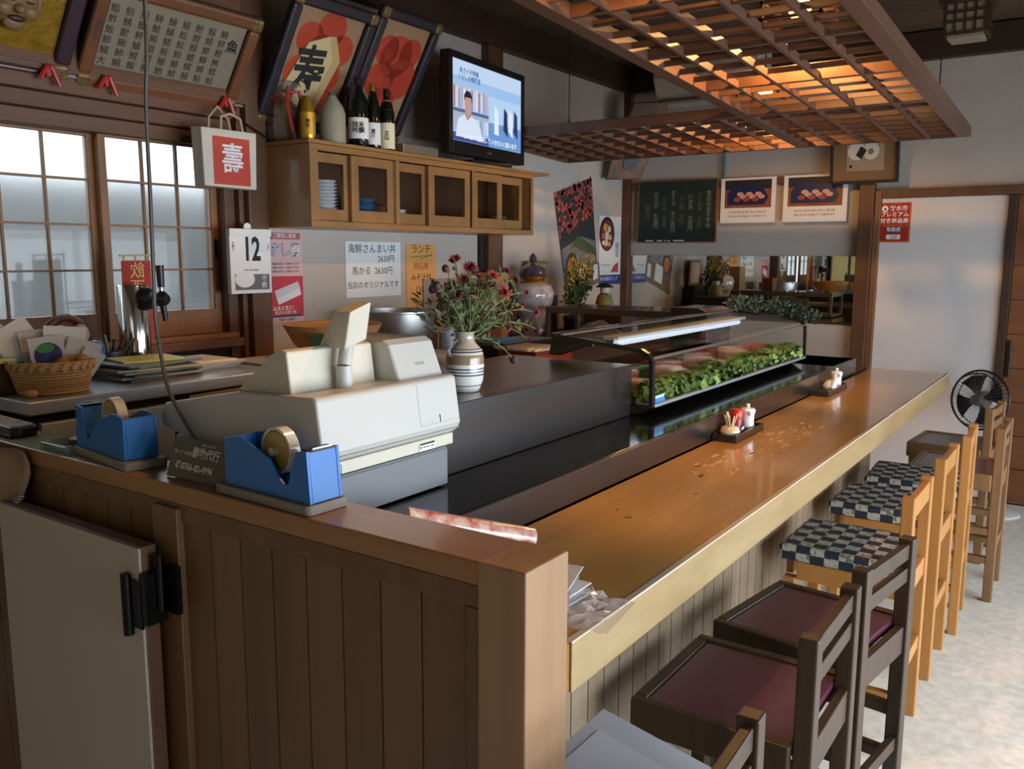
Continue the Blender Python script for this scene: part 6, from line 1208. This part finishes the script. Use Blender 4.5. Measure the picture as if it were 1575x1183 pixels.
lamp(-1.06, 3.46, 2.375, 'brightest cage lamp with a glowing bulb above the lattice', 44)
lamp(-1.64, 4.80, 2.33, 'farther cage lamp glowing through the lattice near the far wall', 28)
lamp(-1.09, 1.95, 2.40, 'cage lamp above the near end of the lattice', 44)
# wooden ceiling lantern, unlit
cl = thing('ceiling_lantern', 'unlit square wooden ceiling lantern near the far right ceiling beam', 'lamp', (-0.70, 5.0, 2.86)); lx, ly_, lz0, lz1 = -0.70, 5.05, 2.58, 2.74
MB().box(lx - .085, lx + .085, ly_ - .085, ly_ + .085, lz0 + .03, lz1).build('paper_box', mat('lantern_paper', '#8f8674', 0.7), cl)
for s in (-1, 1):
    for k in range(5):
        o_ = -0.09 + 0.045 * k; MB().box(lx + o_ - .004, lx + o_ + .004, ly_ + s * .092 - .004, ly_ + s * .092 + .004, lz0 + .02, lz1).build('slat', w_beam, cl); MB().box(lx + s * .092 - .004, lx + s * .092 + .004, ly_ + o_ - .004, ly_ + o_ + .004, lz0 + .02, lz1).build('slat', w_beam, cl)
for zz in (lz0 + .015, lz0 + .07, lz0 + .115): 
    b = MB(); b.box(lx - .1, lx + .1, ly_ - .1, ly_ - .088, zz, zz + .01); b.box(lx - .1, lx + .1, ly_ + .088, ly_ + .1, zz, zz + .01); b.box(lx - .1, lx - .088, ly_ - .088, ly_ + .088, zz, zz + .01); b.box(lx + .088, lx + .1, ly_ - .088, ly_ + .088, zz, zz + .01); b.build('band', w_beam, cl)
MB().box(lx - .12, lx + .12, ly_ - .12, ly_ + .12, lz1, lz1 + .025).build('cap', w_beam, cl, bevel=0.003); MB().box(lx - .05, lx + .05, ly_ - .05, ly_ + .05, lz1 + .025, 2.86).build('mount', w_beam, cl); MB().box(lx - .08, lx + .08, ly_ - .08, ly_ + .08, lz0, lz0 + .014).build('diffuser', MATS['lantern_paper'], cl)

# cable hanging in front of the register
cbp = [(-1.655, 1.085, 2.86), (-1.645, 1.085, 2.02), (-1.662, 1.085, 1.80), (-1.665, 1.085, 1.62), (-1.67, 1.085, 1.45), (-1.672, 1.085, 1.37), (-1.662, 1.085, 1.30), (-1.64, 1.085, 1.215), (-1.59, 1.085, 1.15), (-1.535, 1.088, 1.09), (-1.50, 1.09, 1.056)]
b = MB(); P_ = [V(p) for p in cbp]; pts = []
for i in range(len(P_) - 1):
    p0, p1, p2, p3 = P_[max(i - 1, 0)], P_[i], P_[i + 1], P_[min(i + 2, len(P_) - 1)]
    for k in range(6):
        t = k / 6; pts.append(0.5 * ((2 * p1) + (p2 - p0) * t + (2 * p0 - 5 * p1 + 4 * p2 - p3) * t * t + (3 * p1 - p0 - 3 * p2 + p3) * t ** 3))
pts.append(P_[-1]); b.tube(pts, 0.0042, 8); tag(b.build('hanging_cable', mat('cable_grey', '#4a4640', 0.45), smooth=True), 'grey cable hanging from the ceiling in front of the cash register', 'cable')
b = MB(); b.tube([(-3.0, 2.30, 2.085), (-2.99, 2.40, 2.03), (-2.98, 2.50, 1.985), (-2.96, 2.53, 1.975)], 0.004, 6); tag(b.build('wall_cable', m_black, smooth=True), 'thin black cable running from the rail to the wall cabinet', 'cable')

# text curves become meshes
bpy.context.view_layer.update(); dg = bpy.context.evaluated_depsgraph_get()
for o in [o for o in list(C.objects) if o.type == 'FONT']:
    me = bpy.data.meshes.new_from_object(o.evaluated_get(dg)); n_ = bpy.data.objects.new('lettering', me); C.objects.link(n_)
    n_.parent = o.parent; n_.matrix_basis = o.matrix_basis.copy(); bpy.data.objects.remove(o)
